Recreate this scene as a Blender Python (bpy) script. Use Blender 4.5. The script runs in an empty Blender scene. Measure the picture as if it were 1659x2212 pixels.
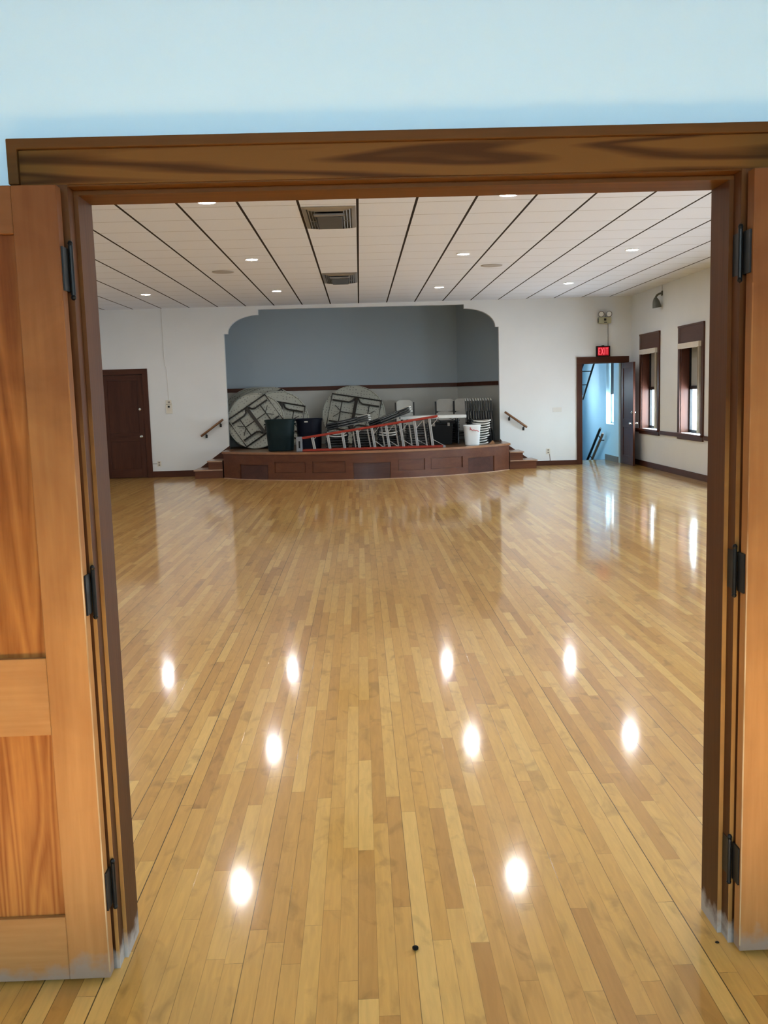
import bpy, bmesh, math, random
from mathutils import Vector, Matrix, Euler
random.seed(7)
PI = math.pi
scene = bpy.context.scene
COL = scene.collection

# ------------------------------------------------------------------ camera
PITCH, YAW, ROLL = 0.12521289, 0.02221863, 0.02893877
F_PX, IMG_H = 2027.917, 2212.0
fw = Vector((math.sin(YAW)*math.cos(PITCH), math.cos(YAW)*math.cos(PITCH), -math.sin(PITCH)))
rt = Vector((math.cos(YAW), -math.sin(YAW), 0.0))
dn = fw.cross(rt)
cr, sr = math.cos(ROLL), math.sin(ROLL)
R_ = rt*cr + dn*sr
D_ = -rt*sr + dn*cr
cam_data = bpy.data.cameras.new('camera')
cam_data.sensor_fit = 'VERTICAL'
cam_data.sensor_height = 36.0
cam_data.lens = 36.0*F_PX/IMG_H
cam_data.clip_start = 0.05
cam_data.clip_end = 200.0
cam = bpy.data.objects.new('camera', cam_data)
COL.objects.link(cam)
M = Matrix((R_, -D_, -fw)).transposed().to_4x4()
M.translation = Vector((0, 0, 1.68))
cam.matrix_world = M
scene.camera = cam

# ------------------------------------------------------------------ look
scene.view_settings.view_transform = 'Standard'
scene.view_settings.look = 'None'
scene.view_settings.exposure = 0.0
scene.view_settings.gamma = 1.0
scene.view_settings.use_curve_mapping = False

# ------------------------------------------------------------------ sky, sun, lamp strengths
SKY = 45.0
SUN = 105.0
LAMP = 275.0
LAMP_COL = (1.0, 0.98, 0.95, 1.0)
world = bpy.data.worlds.new('sky')
scene.world = world
world.use_nodes = True
nt = world.node_tree
nt.nodes.clear()
wo = nt.nodes.new('ShaderNodeOutputWorld')
bg = nt.nodes.new('ShaderNodeBackground')
tc = nt.nodes.new('ShaderNodeTexCoord')
sx = nt.nodes.new('ShaderNodeSeparateXYZ')
rp = nt.nodes.new('ShaderNodeValToRGB')
mr = nt.nodes.new('ShaderNodeMapRange')
mr.inputs['From Min'].default_value = -1.0
mr.inputs['From Max'].default_value = 1.0
nt.links.new(tc.outputs['Generated'], sx.inputs[0])
nt.links.new(sx.outputs['Z'], mr.inputs['Value'])
nt.links.new(mr.outputs[0], rp.inputs[0])
e = rp.color_ramp.elements
e[0].position, e[0].color = 0.0, (0.55, 0.60, 0.66, 1)
e[1].position, e[1].color = 1.0, (0.55, 0.80, 1.0, 1)
for p_, c_ in ((0.47, (0.66, 0.74, 0.82, 1)), (0.51, (0.72, 0.90, 1.0, 1))):
    n_ = e.new(p_); n_.color = c_
bg.inputs['Strength'].default_value = SKY
nt.links.new(rp.outputs[0], bg.inputs['Color'])
nt.links.new(bg.outputs[0], wo.inputs[0])

sun_d = bpy.data.lights.new('sun', 'SUN')
sun_d.energy = SUN
sun_d.angle = 0.02
sun_d.color = (1.0, 0.93, 0.82)
sun = bpy.data.objects.new('sun', sun_d)
COL.objects.link(sun)
sun.location = (0, -12, 8)
sun.rotation_euler = Vector((0.0, math.cos(math.radians(29)), -math.sin(math.radians(29)))).to_track_quat('-Z', 'Y').to_euler()

# ------------------------------------------------------------------ mesh helpers
class MB:
    def __init__(self):
        self.v = []; self.f = []
    def add(self, vs, fs):
        o = len(self.v)
        self.v += [tuple(p) for p in vs]
        self.f += [tuple(i+o for i in q) for q in fs]
        return self
    def box(self, x0, x1, y0, y1, z0, z1, m=None):
        vs = [Vector(p) for p in ((x0,y0,z0),(x1,y0,z0),(x1,y1,z0),(x0,y1,z0),(x0,y0,z1),(x1,y0,z1),(x1,y1,z1),(x0,y1,z1))]
        if m is not None: vs = [m @ p for p in vs]
        return self.add(vs, [(0,3,2,1),(4,5,6,7),(0,1,5,4),(1,2,6,5),(2,3,7,6),(3,0,4,7)])
    def prism(self, poly, axis, a0, a1):
        def P(p, a):
            return {'y': (p[0], a, p[1]), 'z': (p[0], p[1], a), 'x': (a, p[0], p[1])}[axis]
        n = len(poly)
        vs = [P(p, a0) for p in poly] + [P(p, a1) for p in poly]
        fs = [tuple(range(n))[::-1], tuple(range(n, 2*n))] + [(i, (i+1) % n, n+(i+1) % n, n+i) for i in range(n)]
        return self.add(vs, fs)
    def tube(self, pts, r, seg=8, closed=False):
        pts = [Vector(p) for p in pts]
        n = len(pts)
        up = Vector((0, 0, 1))
        rings = []
        prev = None
        for i, p in enumerate(pts):
            if closed: t = pts[(i+1) % n] - pts[i-1]
            elif i == 0: t = pts[1]-pts[0]
            elif i == n-1: t = pts[-1]-pts[-2]
            else: t = (pts[i+1]-p).normalized() + (p-pts[i-1]).normalized()
            t.normalize()
            if prev is None:
                a = t.cross(up)
                if a.length < 1e-3: a = t.cross(Vector((1, 0, 0)))
            else:
                a = prev - t*prev.dot(t)
                if a.length < 1e-5: a = t.cross(up)
            a.normalize(); prev = a
            b = t.cross(a)
            rr = r[i] if isinstance(r, (list, tuple)) else r
            rings.append([p + a*rr*math.cos(2*PI*k/seg) + b*rr*math.sin(2*PI*k/seg) for k in range(seg)])
        vs = [q for g in rings for q in g]
        fs = []
        m = n if closed else n-1
        for i in range(m):
            j = (i+1) % n
            for k in range(seg):
                l = (k+1) % seg
                fs.append((i*seg+k, i*seg+l, j*seg+l, j*seg+k))
        if not closed:
            fs.append(tuple(range(seg))[::-1]); fs.append(tuple((n-1)*seg+k for k in range(seg)))
        return self.add(vs, fs)
    def lathe(self, prof, m=None, seg=32, sx=1.0, sy=1.0, power=2.0):
        vs = []; fs = []
        for r, z in prof:
            for k in range(seg):
                a = 2*PI*k/seg
                c, s = math.cos(a), math.sin(a)
                if power != 2.0:
                    c = math.copysign(abs(c)**(2/power), c); s = math.copysign(abs(s)**(2/power), s)
                p = Vector((r*c*sx, r*s*sy, z))
                vs.append(m @ p if m is not None else p)
        for i in range(len(prof)-1):
            for k in range(seg):
                l = (k+1) % seg
                fs.append((i*seg+k, i*seg+l, (i+1)*seg+l, (i+1)*seg+k))
        if prof[0][0] > 1e-6: fs.append(tuple(range(seg))[::-1])
        if prof[-1][0] > 1e-6: fs.append(tuple((len(prof)-1)*seg+k for k in range(seg)))
        return self.add(vs, fs)
    def grid(self, fn, nu, nv, thick):
        """a curved slab: fn(u, v) -> (point, normal)"""
        a = []; b = []
        for j in range(nv+1):
            for i in range(nu+1):
                p, n = fn(i/nu, j/nv)
                a.append(Vector(p) + Vector(n)*thick/2); b.append(Vector(p) - Vector(n)*thick/2)
        N = len(a); w = nu+1
        fs = []
        for j in range(nv):
            for i in range(nu):
                q = (j*w+i, j*w+i+1, (j+1)*w+i+1, (j+1)*w+i)
                fs.append(q); fs.append(tuple(N+t for t in q[::-1]))
        rim = [i for i in range(nu+1)] + [j*w+nu for j in range(1, nv+1)] + [nv*w+i for i in range(nu-1, -1, -1)] + [j*w for j in range(nv-1, 0, -1)]
        for k in range(len(rim)):
            s, t = rim[k], rim[(k+1) % len(rim)]
            fs.append((s, N+s, N+t, t))
        return self.add(a+b, fs)
    def build(self, name, mat, parent=None, at=(0, 0, 0), bev=0.0, smooth=False, angle=35):
        me = bpy.data.meshes.new(name)
        at = Vector(at)
        me.from_pydata([tuple(Vector(p)-at) for p in self.v], [], self.f)
        bm = bmesh.new(); bm.from_mesh(me)
        bmesh.ops.remove_doubles(bm, verts=bm.verts, dist=1e-6)
        bmesh.ops.recalc_face_normals(bm, faces=bm.faces)
        bm.to_mesh(me); bm.free()
        if mat: me.materials.append(mat)
        if smooth:
            me.shade_smooth(); me.set_sharp_from_angle(angle=math.radians(angle))
        o = bpy.data.objects.new(name, me)
        COL.objects.link(o)
        if parent is not None: o.parent = parent
        else: o.location = at
        if bev:
            b = o.modifiers.new('edge', 'BEVEL'); b.width = bev; b.segments = 2; b.limit_method = 'ANGLE'; b.angle_limit = math.radians(40)
        return o

def tag(o, label=None, cat=None, group=None, kind=None):
    if label: o['label'] = label
    if cat: o['category'] = cat
    if group: o['group'] = group
    if kind: o['kind'] = kind
    return o
def thing(name, label, cat, loc=(0, 0, 0), rot=(0, 0, 0), group=None, kind=None):
    o = bpy.data.objects.new(name, None)
    COL.objects.link(o)
    o.location = loc; o.rotation_euler = rot
    o.empty_display_size = 0.1
    return tag(o, label, cat, group, kind)
def dup(root, loc=None, rot=None, label=None, group=None):
    def rec(o, par):
        c = o.copy(); COL.objects.link(c)
        if par is not None: c.parent = par
        for ch in kids.get(o.name, []): rec(ch, c)
        return c
    kids = {}
    for o in root.children_recursive: kids.setdefault(o.parent.name, []).append(o)
    r = rec(root, None)
    if loc is not None: r.location = loc
    if rot is not None: r.rotation_euler = rot
    if label: r['label'] = label
    if group: r['group'] = group
    return r
def struct(name, mb, mat, label=None, cat=None, at=(0, 0, 0), **k):
    return tag(mb.build(name, mat, at=at, **k), label, cat, kind='structure')

# ------------------------------------------------------------------ materials
def new_mat(name):
    m = bpy.data.materials.new(name); m.use_nodes = True
    t = m.node_tree
    b = t.nodes['Principled BSDF']
    return m, t, b
def N(t, kind, **props):
    n = t.nodes.new(kind)
    for k, v in props.items(): setattr(n, k, v)
    return n
def paint(name, col, rough=0.6, spec=0.3, var=0.06, scale=3.0, bump=0.02, metal=0.0, coat=0.0):
    m, t, b = new_mat(name)
    b.inputs['Roughness'].default_value = rough
    b.inputs['Metallic'].default_value = metal
    b.inputs['Specular IOR Level'].default_value = spec
    b.inputs['Coat Weight'].default_value = coat
    c = N(t, 'ShaderNodeTexCoord')
    n = N(t, 'ShaderNodeTexNoise'); n.inputs['Scale'].default_value = scale; n.inputs['Detail'].default_value = 6
    t.links.new(c.outputs['Object'], n.inputs['Vector'])
    r = N(t, 'ShaderNodeValToRGB')
    r.color_ramp.elements[0].position, r.color_ramp.elements[1].position = 0.3, 0.7
    r.color_ramp.elements[0].color = tuple(x*(1-var) for x in col)+(1,)
    r.color_ramp.elements[1].color = tuple(min(1, x*(1+var*.6)) for x in col)+(1,)
    t.links.new(n.outputs['Fac'], r.inputs[0]); t.links.new(r.outputs[0], b.inputs['Base Color'])
    if bump:
        n2 = N(t, 'ShaderNodeTexNoise'); n2.inputs['Scale'].default_value = 90; n2.inputs['Detail'].default_value = 3
        t.links.new(c.outputs['Object'], n2.inputs['Vector'])
        bp = N(t, 'ShaderNodeBump'); bp.inputs['Strength'].default_value = bump; bp.inputs['Distance'].default_value = 0.01
        t.links.new(n2.outputs['Fac'], bp.inputs['Height']); t.links.new(bp.outputs[0], b.inputs['Normal'])
    return m
def wood(name, dark, light, axis='z', rough=0.35, coat=0.25, scale=9.0, bands=0.0, contrast=(0.3, 0.72), wear=None, spec=0.4, top_shade_fade=None):
    """varnished timber, grain running along axis; wear = (height, colour): scuffed finish near the floor"""
    m, t, b = new_mat(name)
    b.inputs['Roughness'].default_value = rough
    b.inputs['Coat Weight'].default_value = coat
    b.inputs['Coat Roughness'].default_value = 0.15
    b.inputs['Specular IOR Level'].default_value = spec
    c = N(t, 'ShaderNodeTexCoord')
    mp = N(t, 'ShaderNodeMapping')
    s = [1.0, 1.0, 1.0]; s['xyz'.index(axis)] = 0.07
    mp.inputs['Scale'].default_value = s
    t.links.new(c.outputs['Object'], mp.inputs['Vector'])
    n1 = N(t, 'ShaderNodeTexNoise'); n1.inputs['Scale'].default_value = scale; n1.inputs['Detail'].default_value = 5; n1.inputs['Distortion'].default_value = 1.2
    n2 = N(t, 'ShaderNodeTexNoise'); n2.inputs['Scale'].default_value = scale*9; n2.inputs['Detail'].default_value = 4
    for n in (n1, n2): t.links.new(mp.outputs[0], n.inputs['Vector'])
    mx = N(t, 'ShaderNodeMix', data_type='FLOAT'); mx.inputs[0].default_value = 0.35
    t.links.new(n1.outputs['Fac'], mx.inputs[2]); t.links.new(n2.outputs['Fac'], mx.inputs[3])
    fac = mx.outputs[0]
    if bands:
        # growth-ring figure: contour bands of a stretched noise
        n3 = N(t, 'ShaderNodeTexNoise'); n3.inputs['Scale'].default_value = scale*0.55; n3.inputs['Detail'].default_value = 1.5; n3.inputs['Distortion'].default_value = 0.3
        t.links.new(mp.outputs[0], n3.inputs['Vector'])
        mu = N(t, 'ShaderNodeMath', operation='MULTIPLY'); mu.inputs[1].default_value = 24.0
        fr = N(t, 'ShaderNodeMath', operation='FRACT')
        pg = N(t, 'ShaderNodeMath', operation='PINGPONG'); pg.inputs[1].default_value = 1.0
        t.links.new(n3.outputs['Fac'], mu.inputs[0]); t.links.new(mu.outputs[0], pg.inputs[0])
        m2 = N(t, 'ShaderNodeMix', data_type='FLOAT'); m2.inputs[0].default_value = bands
        t.links.new(fac, m2.inputs[2]); t.links.new(pg.outputs[0], m2.inputs[3])
        fac = m2.outputs[0]
    r = N(t, 'ShaderNodeValToRGB')
    r.color_ramp.elements[0].position, r.color_ramp.elements[1].position = contrast
    r.color_ramp.elements[0].color = tuple(dark)+(1,); r.color_ramp.elements[1].color = tuple(light)+(1,)
    t.links.new(fac, r.inputs[0])
    out = r.outputs[0]
    if top_shade_fade:
        # shade painted into colour, darkening upwards with blotchy border; also fades out edge wear
        za, zb, fd = top_shade_fade
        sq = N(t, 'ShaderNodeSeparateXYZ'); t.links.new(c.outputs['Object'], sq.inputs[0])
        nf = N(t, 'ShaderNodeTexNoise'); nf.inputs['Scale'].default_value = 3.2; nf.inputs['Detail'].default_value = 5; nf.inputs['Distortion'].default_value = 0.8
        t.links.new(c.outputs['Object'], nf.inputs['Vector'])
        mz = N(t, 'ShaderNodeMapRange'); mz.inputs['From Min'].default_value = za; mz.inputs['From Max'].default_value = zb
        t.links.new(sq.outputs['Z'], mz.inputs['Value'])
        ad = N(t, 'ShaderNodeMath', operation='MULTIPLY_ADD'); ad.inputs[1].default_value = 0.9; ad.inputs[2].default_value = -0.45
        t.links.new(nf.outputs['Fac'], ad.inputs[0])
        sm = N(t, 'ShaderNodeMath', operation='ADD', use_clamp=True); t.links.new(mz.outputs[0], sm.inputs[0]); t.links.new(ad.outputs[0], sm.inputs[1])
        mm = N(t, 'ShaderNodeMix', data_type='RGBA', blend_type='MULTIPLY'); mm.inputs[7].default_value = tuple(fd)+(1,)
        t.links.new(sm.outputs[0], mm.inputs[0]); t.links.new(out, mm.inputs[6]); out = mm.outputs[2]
    if wear:
        h, wc = wear
        sp = N(t, 'ShaderNodeSeparateXYZ'); t.links.new(c.outputs['Object'], sp.inputs[0])
        mr = N(t, 'ShaderNodeMapRange'); mr.inputs['From Min'].default_value = h; mr.inputs['From Max'].default_value = 0.0
        t.links.new(sp.outputs['Z'], mr.inputs['Value'])
        nw = N(t, 'ShaderNodeTexNoise'); nw.inputs['Scale'].default_value = 22; nw.inputs['Detail'].default_value = 6
        t.links.new(c.outputs['Object'], nw.inputs['Vector'])
        a = N(t, 'ShaderNodeMath', operation='ADD'); t.links.new(mr.outputs[0], a.inputs[0]); t.links.new(nw.outputs['Fac'], a.inputs[1])
        m3 = N(t, 'ShaderNodeMapRange'); m3.inputs['From Min'].default_value = 0.95; m3.inputs['From Max'].default_value = 1.3; m3.inputs['To Max'].default_value = 0.85
        t.links.new(a.outputs[0], m3.inputs['Value'])
        mc = N(t, 'ShaderNodeMix', data_type='RGBA'); mc.inputs[7].default_value = tuple(wc)+(1,)
        t.links.new(m3.outputs[0], mc.inputs[0]); t.links.new(out, mc.inputs[6]); out = mc.outputs[2]
    t.links.new(out, b.inputs['Base Color'])
    bp = N(t, 'ShaderNodeBump'); bp.inputs['Strength'].default_value = 0.08; bp.inputs['Distance'].default_value = 0.004
    t.links.new(n2.outputs['Fac'], bp.inputs['Height']); t.links.new(bp.outputs[0], b.inputs['Normal'])
    return m
def emit(name, col, strength):
    m, t, b = new_mat(name)
    b.inputs['Base Color'].default_value = (0.8, 0.8, 0.8, 1) if strength > 10 else (0.10, 0.005, 0.006, 1)
    b.inputs['Emission Color'].default_value = col
    b.inputs['Emission Strength'].default_value = strength
    return m

def floor_mat():
    m, t, b = new_mat('maple strip flooring')
    c = N(t, 'ShaderNodeTexCoord')
    sp = N(t, 'ShaderNodeSeparateXYZ'); t.links.new(c.outputs['Object'], sp.inputs[0])
    def math_(op, a, bb=None, cc=None):
        n = N(t, 'ShaderNodeMath', operation=op)
        for i, q in enumerate((a, bb, cc)):
            if q is None: continue
            if isinstance(q, (int, float)): n.inputs[i].default_value = q
            else: t.links.new(q, n.inputs[i])
        return n.outputs[0]
    xs = math_('DIVIDE', sp.outputs['X'], 0.0575)
    row = math_('FLOOR', xs); fx = math_('FRACT', xs)
    w1 = N(t, 'ShaderNodeTexWhiteNoise', noise_dimensions='1D'); t.links.new(row, w1.inputs['W'])
    ln = math_('MULTIPLY_ADD', w1.outputs['Value'], 0.7, 0.75)
    off = math_('MULTIPLY', w1.outputs['Value'], 37.7)
    ys = math_('ADD', math_('DIVIDE', sp.outputs['Y'], ln), off)
    brd = math_('FLOOR', ys); fy = math_('FRACT', ys)
    cv = N(t, 'ShaderNodeCombineXYZ'); t.links.new(row, cv.inputs[0]); t.links.new(brd, cv.inputs[1])
    w2 = N(t, 'ShaderNodeTexWhiteNoise', noise_dimensions='2D'); t.links.new(cv.outputs[0], w2.inputs['Vector'])
    rp = N(t, 'ShaderNodeValToRGB'); el = rp.color_ramp.elements
    el[0].position, el[0].color = 0.0, (0.50, 0.248, 0.062, 1)
    el[1].position, el[1].color = 1.0, (0.76, 0.47, 0.148, 1)
    for p, cc in ((0.05, (0.53, 0.272, 0.068, 1)), (0.3, (0.61, 0.325, 0.082, 1)), (0.7, (0.67, 0.38, 0.102, 1))):
        q = el.new(p); q.color = cc
    t.links.new(w2.outputs['Value'], rp.inputs[0])
    # grain and mineral streaks, shifted from board to board
    sh = N(t, 'ShaderNodeVectorMath', operation='MULTIPLY_ADD')
    t.links.new(w2.outputs['Color'], sh.inputs[0]); sh.inputs[1].default_value = (30, 30, 30); t.links.new(c.outputs['Object'], sh.inputs[2])
    mp = N(t, 'ShaderNodeMapping'); mp.inputs['Scale'].default_value = (1, 0.10, 1); t.links.new(sh.outputs[0], mp.inputs[0])
    g1 = N(t, 'ShaderNodeTexNoise'); g1.inputs['Scale'].default_value = 60; g1.inputs['Detail'].default_value = 5; g1.inputs['Distortion'].default_value = 0.6
    t.links.new(mp.outputs[0], g1.inputs['Vector'])
    mp2 = N(t, 'ShaderNodeMapping'); mp2.inputs['Scale'].default_value = (1, 0.55, 1); t.links.new(sh.outputs[0], mp2.inputs[0])
    g2 = N(t, 'ShaderNodeTexNoise'); g2.inputs['Scale'].default_value = 9; g2.inputs['Detail'].default_value = 4; g2.inputs['Distortion'].default_value = 1.0
    t.links.new(mp2.outputs[0], g2.inputs['Vector'])
    gr = N(t, 'ShaderNodeMapRange'); gr.inputs['From Min'].default_value = 0.3; gr.inputs['From Max'].default_value = 0.7; gr.inputs['To Min'].default_value = 0.90; gr.inputs['To Max'].default_value = 1.06
    t.links.new(g1.outputs['Fac'], gr.inputs['Value'])
    gs = N(t, 'ShaderNodeMapRange'); gs.inputs['From Min'].default_value = 0.28; gs.inputs['From Max'].default_value = 0.45; gs.inputs['To Min'].default_value = 0.74; gs.inputs['To Max'].default_value = 1.0
    t.links.new(g2.outputs['Fac'], gs.inputs['Value'])
    gm = math_('MULTIPLY', gr.outputs[0], gs.outputs[0])
    # joints
    dx = math_('MINIMUM', fx, math_('SUBTRACT', 1.0, fx))
    dy = math_('MULTIPLY', math_('MINIMUM', fy, math_('SUBTRACT', 1.0, fy)), math_('DIVIDE', ln, 0.0575))
    w3 = N(t, 'ShaderNodeTexWhiteNoise', noise_dimensions='1D'); t.links.new(math_('ADD', math_('FLOOR', math_('ADD', xs, 0.5)), 91.0), w3.inputs['W'])
    wid = math_('MULTIPLY_ADD', math_('POWER', w3.outputs['Value'], 4.0), 0.022, 0.012)
    jx = math_('LESS_THAN', dx, wid)
    jy = math_('LESS_THAN', dy, 0.014)
    j = math_('MAXIMUM', jx, jy)
    depth = math_('MULTIPLY', j, math_('MULTIPLY_ADD', math_('POWER', w3.outputs['Value'], 3.0), 0.55, 0.35))
    keep = math_('MULTIPLY', gm, math_('SUBTRACT', 1.0, depth))
    mx = N(t, 'ShaderNodeVectorMath', operation='SCALE')
    t.links.new(rp.outputs[0], mx.inputs[0]); t.links.new(keep, mx.inputs['Scale'])
    t.links.new(mx.outputs[0], b.inputs['Base Color'])
    b.inputs['Roughness'].default_value = 0.30
    b.inputs['Specular IOR Level'].default_value = 0.12
    b.inputs['Coat Weight'].default_value = 0.9
    b.inputs['Coat Roughness'].default_value = 0.085
    n4 = N(t, 'ShaderNodeTexNoise'); n4.inputs['Scale'].default_value = 2.2; n4.inputs['Detail'].default_value = 2
    mp4 = N(t, 'ShaderNodeMapping'); mp4.inputs['Scale'].default_value = (6, 1, 1); t.links.new(sh.outputs[0], mp4.inputs[0])
    t.links.new(mp4.outputs[0], n4.inputs['Vector'])
    hh = math_('SUBTRACT', math_('MULTIPLY', n4.outputs['Fac'], 0.5), math_('MULTIPLY', j, 0.4))
    bp = N(t, 'ShaderNodeBump'); bp.inputs['Strength'].default_value = 0.06; bp.inputs['Distance'].default_value = 0.003
    t.links.new(hh, bp.inputs['Height']); t.links.new(bp.outputs[0], b.inputs['Normal']); t.links.new(bp.outputs[0], b.inputs['Coat Normal'])
    return m

def ceiling_mat():
    m, t, b = new_mat('ceiling tiles in dark runners')
    b.inputs['Roughness'].default_value = 0.85; b.inputs['Specular IOR Level'].default_value = 0.1
    c = N(t, 'ShaderNodeTexCoord'); sp = N(t, 'ShaderNodeSeparateXYZ'); t.links.new(c.outputs['Object'], sp.inputs[0])
    def line(sock, origin, pitch, half):
        a = N(t, 'ShaderNodeMath', operation='SUBTRACT'); t.links.new(sock, a.inputs[0]); a.inputs[1].default_value = origin - 1000*pitch
        d = N(t, 'ShaderNodeMath', operation='DIVIDE'); t.links.new(a.outputs[0], d.inputs[0]); d.inputs[1].default_value = pitch
        f = N(t, 'ShaderNodeMath', operation='FRACT'); t.links.new(d.outputs[0], f.inputs[0])
        s = N(t, 'ShaderNodeMath', operation='SUBTRACT'); s.inputs[0].default_value = 0.5; t.links.new(f.outputs[0], s.inputs[1])
        ab = N(t, 'ShaderNodeMath', operation='ABSOLUTE'); t.links.new(s.outputs[0], ab.inputs[0])
        g = N(t, 'ShaderNodeMath', operation='GREATER_THAN'); t.links.new(ab.outputs[0], g.inputs[0]); g.inputs[1].default_value = 0.5 - half/pitch
        return g.outputs[0]
    lx = line(sp.outputs['X'], 0.040, 0.6065, 0.0135)
    ly = line(sp.outputs['Y'], 10.026, 0.684, 0.0045)
    n = N(t, 'ShaderNodeTexNoise'); n.inputs['Scale'].default_value = 60; n.inputs['Detail'].default_value = 4; t.links.new(c.outputs['Object'], n.inputs['Vector'])
    r = N(t, 'ShaderNodeValToRGB'); r.color_ramp.elements[0].color = (0.67, 0.71, 0.78, 1); r.color_ramp.elements[1].color = (0.74, 0.78, 0.85, 1)
    t.links.new(n.outputs['Fac'], r.inputs[0])
    m1 = N(t, 'ShaderNodeMix', data_type='RGBA'); m1.inputs[7].default_value = (0.20, 0.16, 0.14, 1)
    t.links.new(ly, m1.inputs[0]); t.links.new(r.outputs[0], m1.inputs[6])
    m2 = N(t, 'ShaderNodeMix', data_type='RGBA'); m2.inputs[7].default_value = (0.025, 0.017, 0.012, 1)
    t.links.new(lx, m2.inputs[0]); t.links.new(m1.outputs[2], m2.inputs[6])
    t.links.new(m2.outputs[2], b.inputs['Base Color'])
    return m

def two_tone(name, low, high, z):
    m, t, b = new_mat(name)
    b.inputs['Roughness'].default_value = 0.7; b.inputs['Specular IOR Level'].default_value = 0.2
    c = N(t, 'ShaderNodeTexCoord'); sp = N(t, 'ShaderNodeSeparateXYZ'); t.links.new(c.outputs['Object'], sp.inputs[0])
    g = N(t, 'ShaderNodeMath', operation='GREATER_THAN'); t.links.new(sp.outputs['Z'], g.inputs[0]); g.inputs[1].default_value = z
    mx = N(t, 'ShaderNodeMix', data_type='RGBA'); mx.inputs[6].default_value = tuple(low)+(1,); mx.inputs[7].default_value = tuple(high)+(1,)
    t.links.new(g.outputs[0], mx.inputs[0]); t.links.new(mx.outputs[2], b.inputs['Base Color'])
    return m

def glass_mat():
    m = bpy.data.materials.new('window glass'); m.use_nodes = True
    t = m.node_tree; t.nodes.clear()
    o = N(t, 'ShaderNodeOutputMaterial'); mx = N(t, 'ShaderNodeMixShader'); mx.inputs[0].default_value = 0.06
    a = N(t, 'ShaderNodeBsdfTransparent'); g = N(t, 'ShaderNodeBsdfGlossy'); g.inputs['Roughness'].default_value = 0.02
    t.links.new(a.outputs[0], mx.inputs[1]); t.links.new(g.outputs[0], mx.inputs[2]); t.links.new(mx.outputs[0], o.inputs[0])
    return m

def table_mat():
    m, t, b = new_mat('moulded white plastic with dimples')
    b.inputs['Roughness'].default_value = 0.55
    c = N(t, 'ShaderNodeTexCoord')
    v = N(t, 'ShaderNodeTexVoronoi'); v.inputs['Scale'].default_value = 15.0; v.inputs['Randomness'].default_value = 0.35
    t.links.new(c.outputs['Object'], v.inputs['Vector'])
    l = N(t, 'ShaderNodeMath', operation='LESS_THAN'); t.links.new(v.outputs['Distance'], l.inputs[0]); l.inputs[1].default_value = 0.20
    mx = N(t, 'ShaderNodeMix', data_type='RGBA'); mx.inputs[6].default_value = (0.37, 0.38, 0.33, 1); mx.inputs[7].default_value = (0.17, 0.17, 0.155, 1)
    t.links.new(l.outputs[0], mx.inputs[0]); t.links.new(mx.outputs[2], b.inputs['Base Color'])
    return m

FLOOR = floor_mat()
CEIL = ceiling_mat()
WALL = paint('hall wall paint', (0.74, 0.765, 0.775), 0.7, 0.2, 0.03, 1.2)
FOYER = paint('entrance wall paint', (0.61, 0.82, 0.95), 0.6, 0.25, 0.015, 1.2)
BLUE = paint('pale blue stairwell paint', (0.50, 0.72, 0.84), 0.6, 0.25, 0.03, 1.2)
ALCOVE = two_tone('two tone stage wall paint', (0.48, 0.49, 0.46), (0.35, 0.42, 0.47), 1.88)
SOFFIT = paint('stage ceiling paint', (0.36, 0.40, 0.42))
GLASS = glass_mat()
SHADE = paint('grey shade cloth', (0.33, 0.33, 0.31), 0.8, 0.1)
DOORV = wood('fir door stile', (0.34, 0.150, 0.046), (0.50, 0.258, 0.092), 'z', 0.5, 0.0, 7.0, 0.0, (0.25, 0.75), spec=0.10, top_shade_fade=(0.9, 2.15, (0.40, 0.31, 0.29)), wear=(0.16, (0.34, 0.27, 0.22)))  # shade painted over the upper stile; rail and panel likewise
DOORH = wood('fir door rail', (0.34, 0.155, 0.050), (0.50, 0.268, 0.100), 'x', 0.5, 0.0, 7.0, 0.0, (0.25, 0.75), spec=0.10, top_shade_fade=(0.9, 2.15, (0.40, 0.31, 0.29)), wear=(0.12, (0.34, 0.27, 0.22)))
PANELW = wood('fir door panel', (0.22, 0.066, 0.014), (0.44, 0.185, 0.046), 'z', 0.5, 0.0, 16.0, 0.30, (0.25, 0.72), spec=0.10, top_shade_fade=(0.9, 2.15, (0.40, 0.31, 0.29)))
HEADW = wood('casing with broad grain', (0.062, 0.023, 0.006), (0.155, 0.068, 0.016), 'x', 0.5, 0.0, 15.0, 0.7, (0.22, 0.55), spec=0.06)
BANDW = wood('casing band', (0.075, 0.030, 0.008), (0.125, 0.052, 0.013), 'x', 0.5, 0.0, 8.0, spec=0.08)
JAMBW = wood('door jamb timber', (0.060, 0.022, 0.008), (0.105, 0.042, 0.014), 'z', 0.5, 0.0, 8.0, spec=0.12, wear=(0.14, (0.50, 0.48, 0.46)))
STOPW = wood('front lit scuffed stop edge', (0.38, 0.19, 0.055), (0.55, 0.31, 0.10), 'z', 0.5, 0.0, 8.0, spec=0.12, top_shade_fade=(0.9, 1.7, (0.20, 0.15, 0.14)), wear=(0.14, (0.60, 0.58, 0.55)))  # front light painted as paler timber, shaded upwards; foot scuffs are wear
WORN = wood('rubbed bare edge', (0.34, 0.19, 0.08), (0.74, 0.60, 0.38), 'z', 0.6, 0.0, 16.0, spec=0.1, contrast=(0.38, 0.62), top_shade_fade=(1.0, 1.55, (0.50, 0.30, 0.18)))
DARKV = wood('dark stained upright', (0.040, 0.012, 0.007), (0.085, 0.028, 0.014), 'z', 0.4, 0.05, 8.0, spec=0.2)
DARKH = wood('dark stained board', (0.045, 0.014, 0.008), (0.090, 0.030, 0.015), 'x', 0.4, 0.05, 8.0, spec=0.2)
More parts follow.
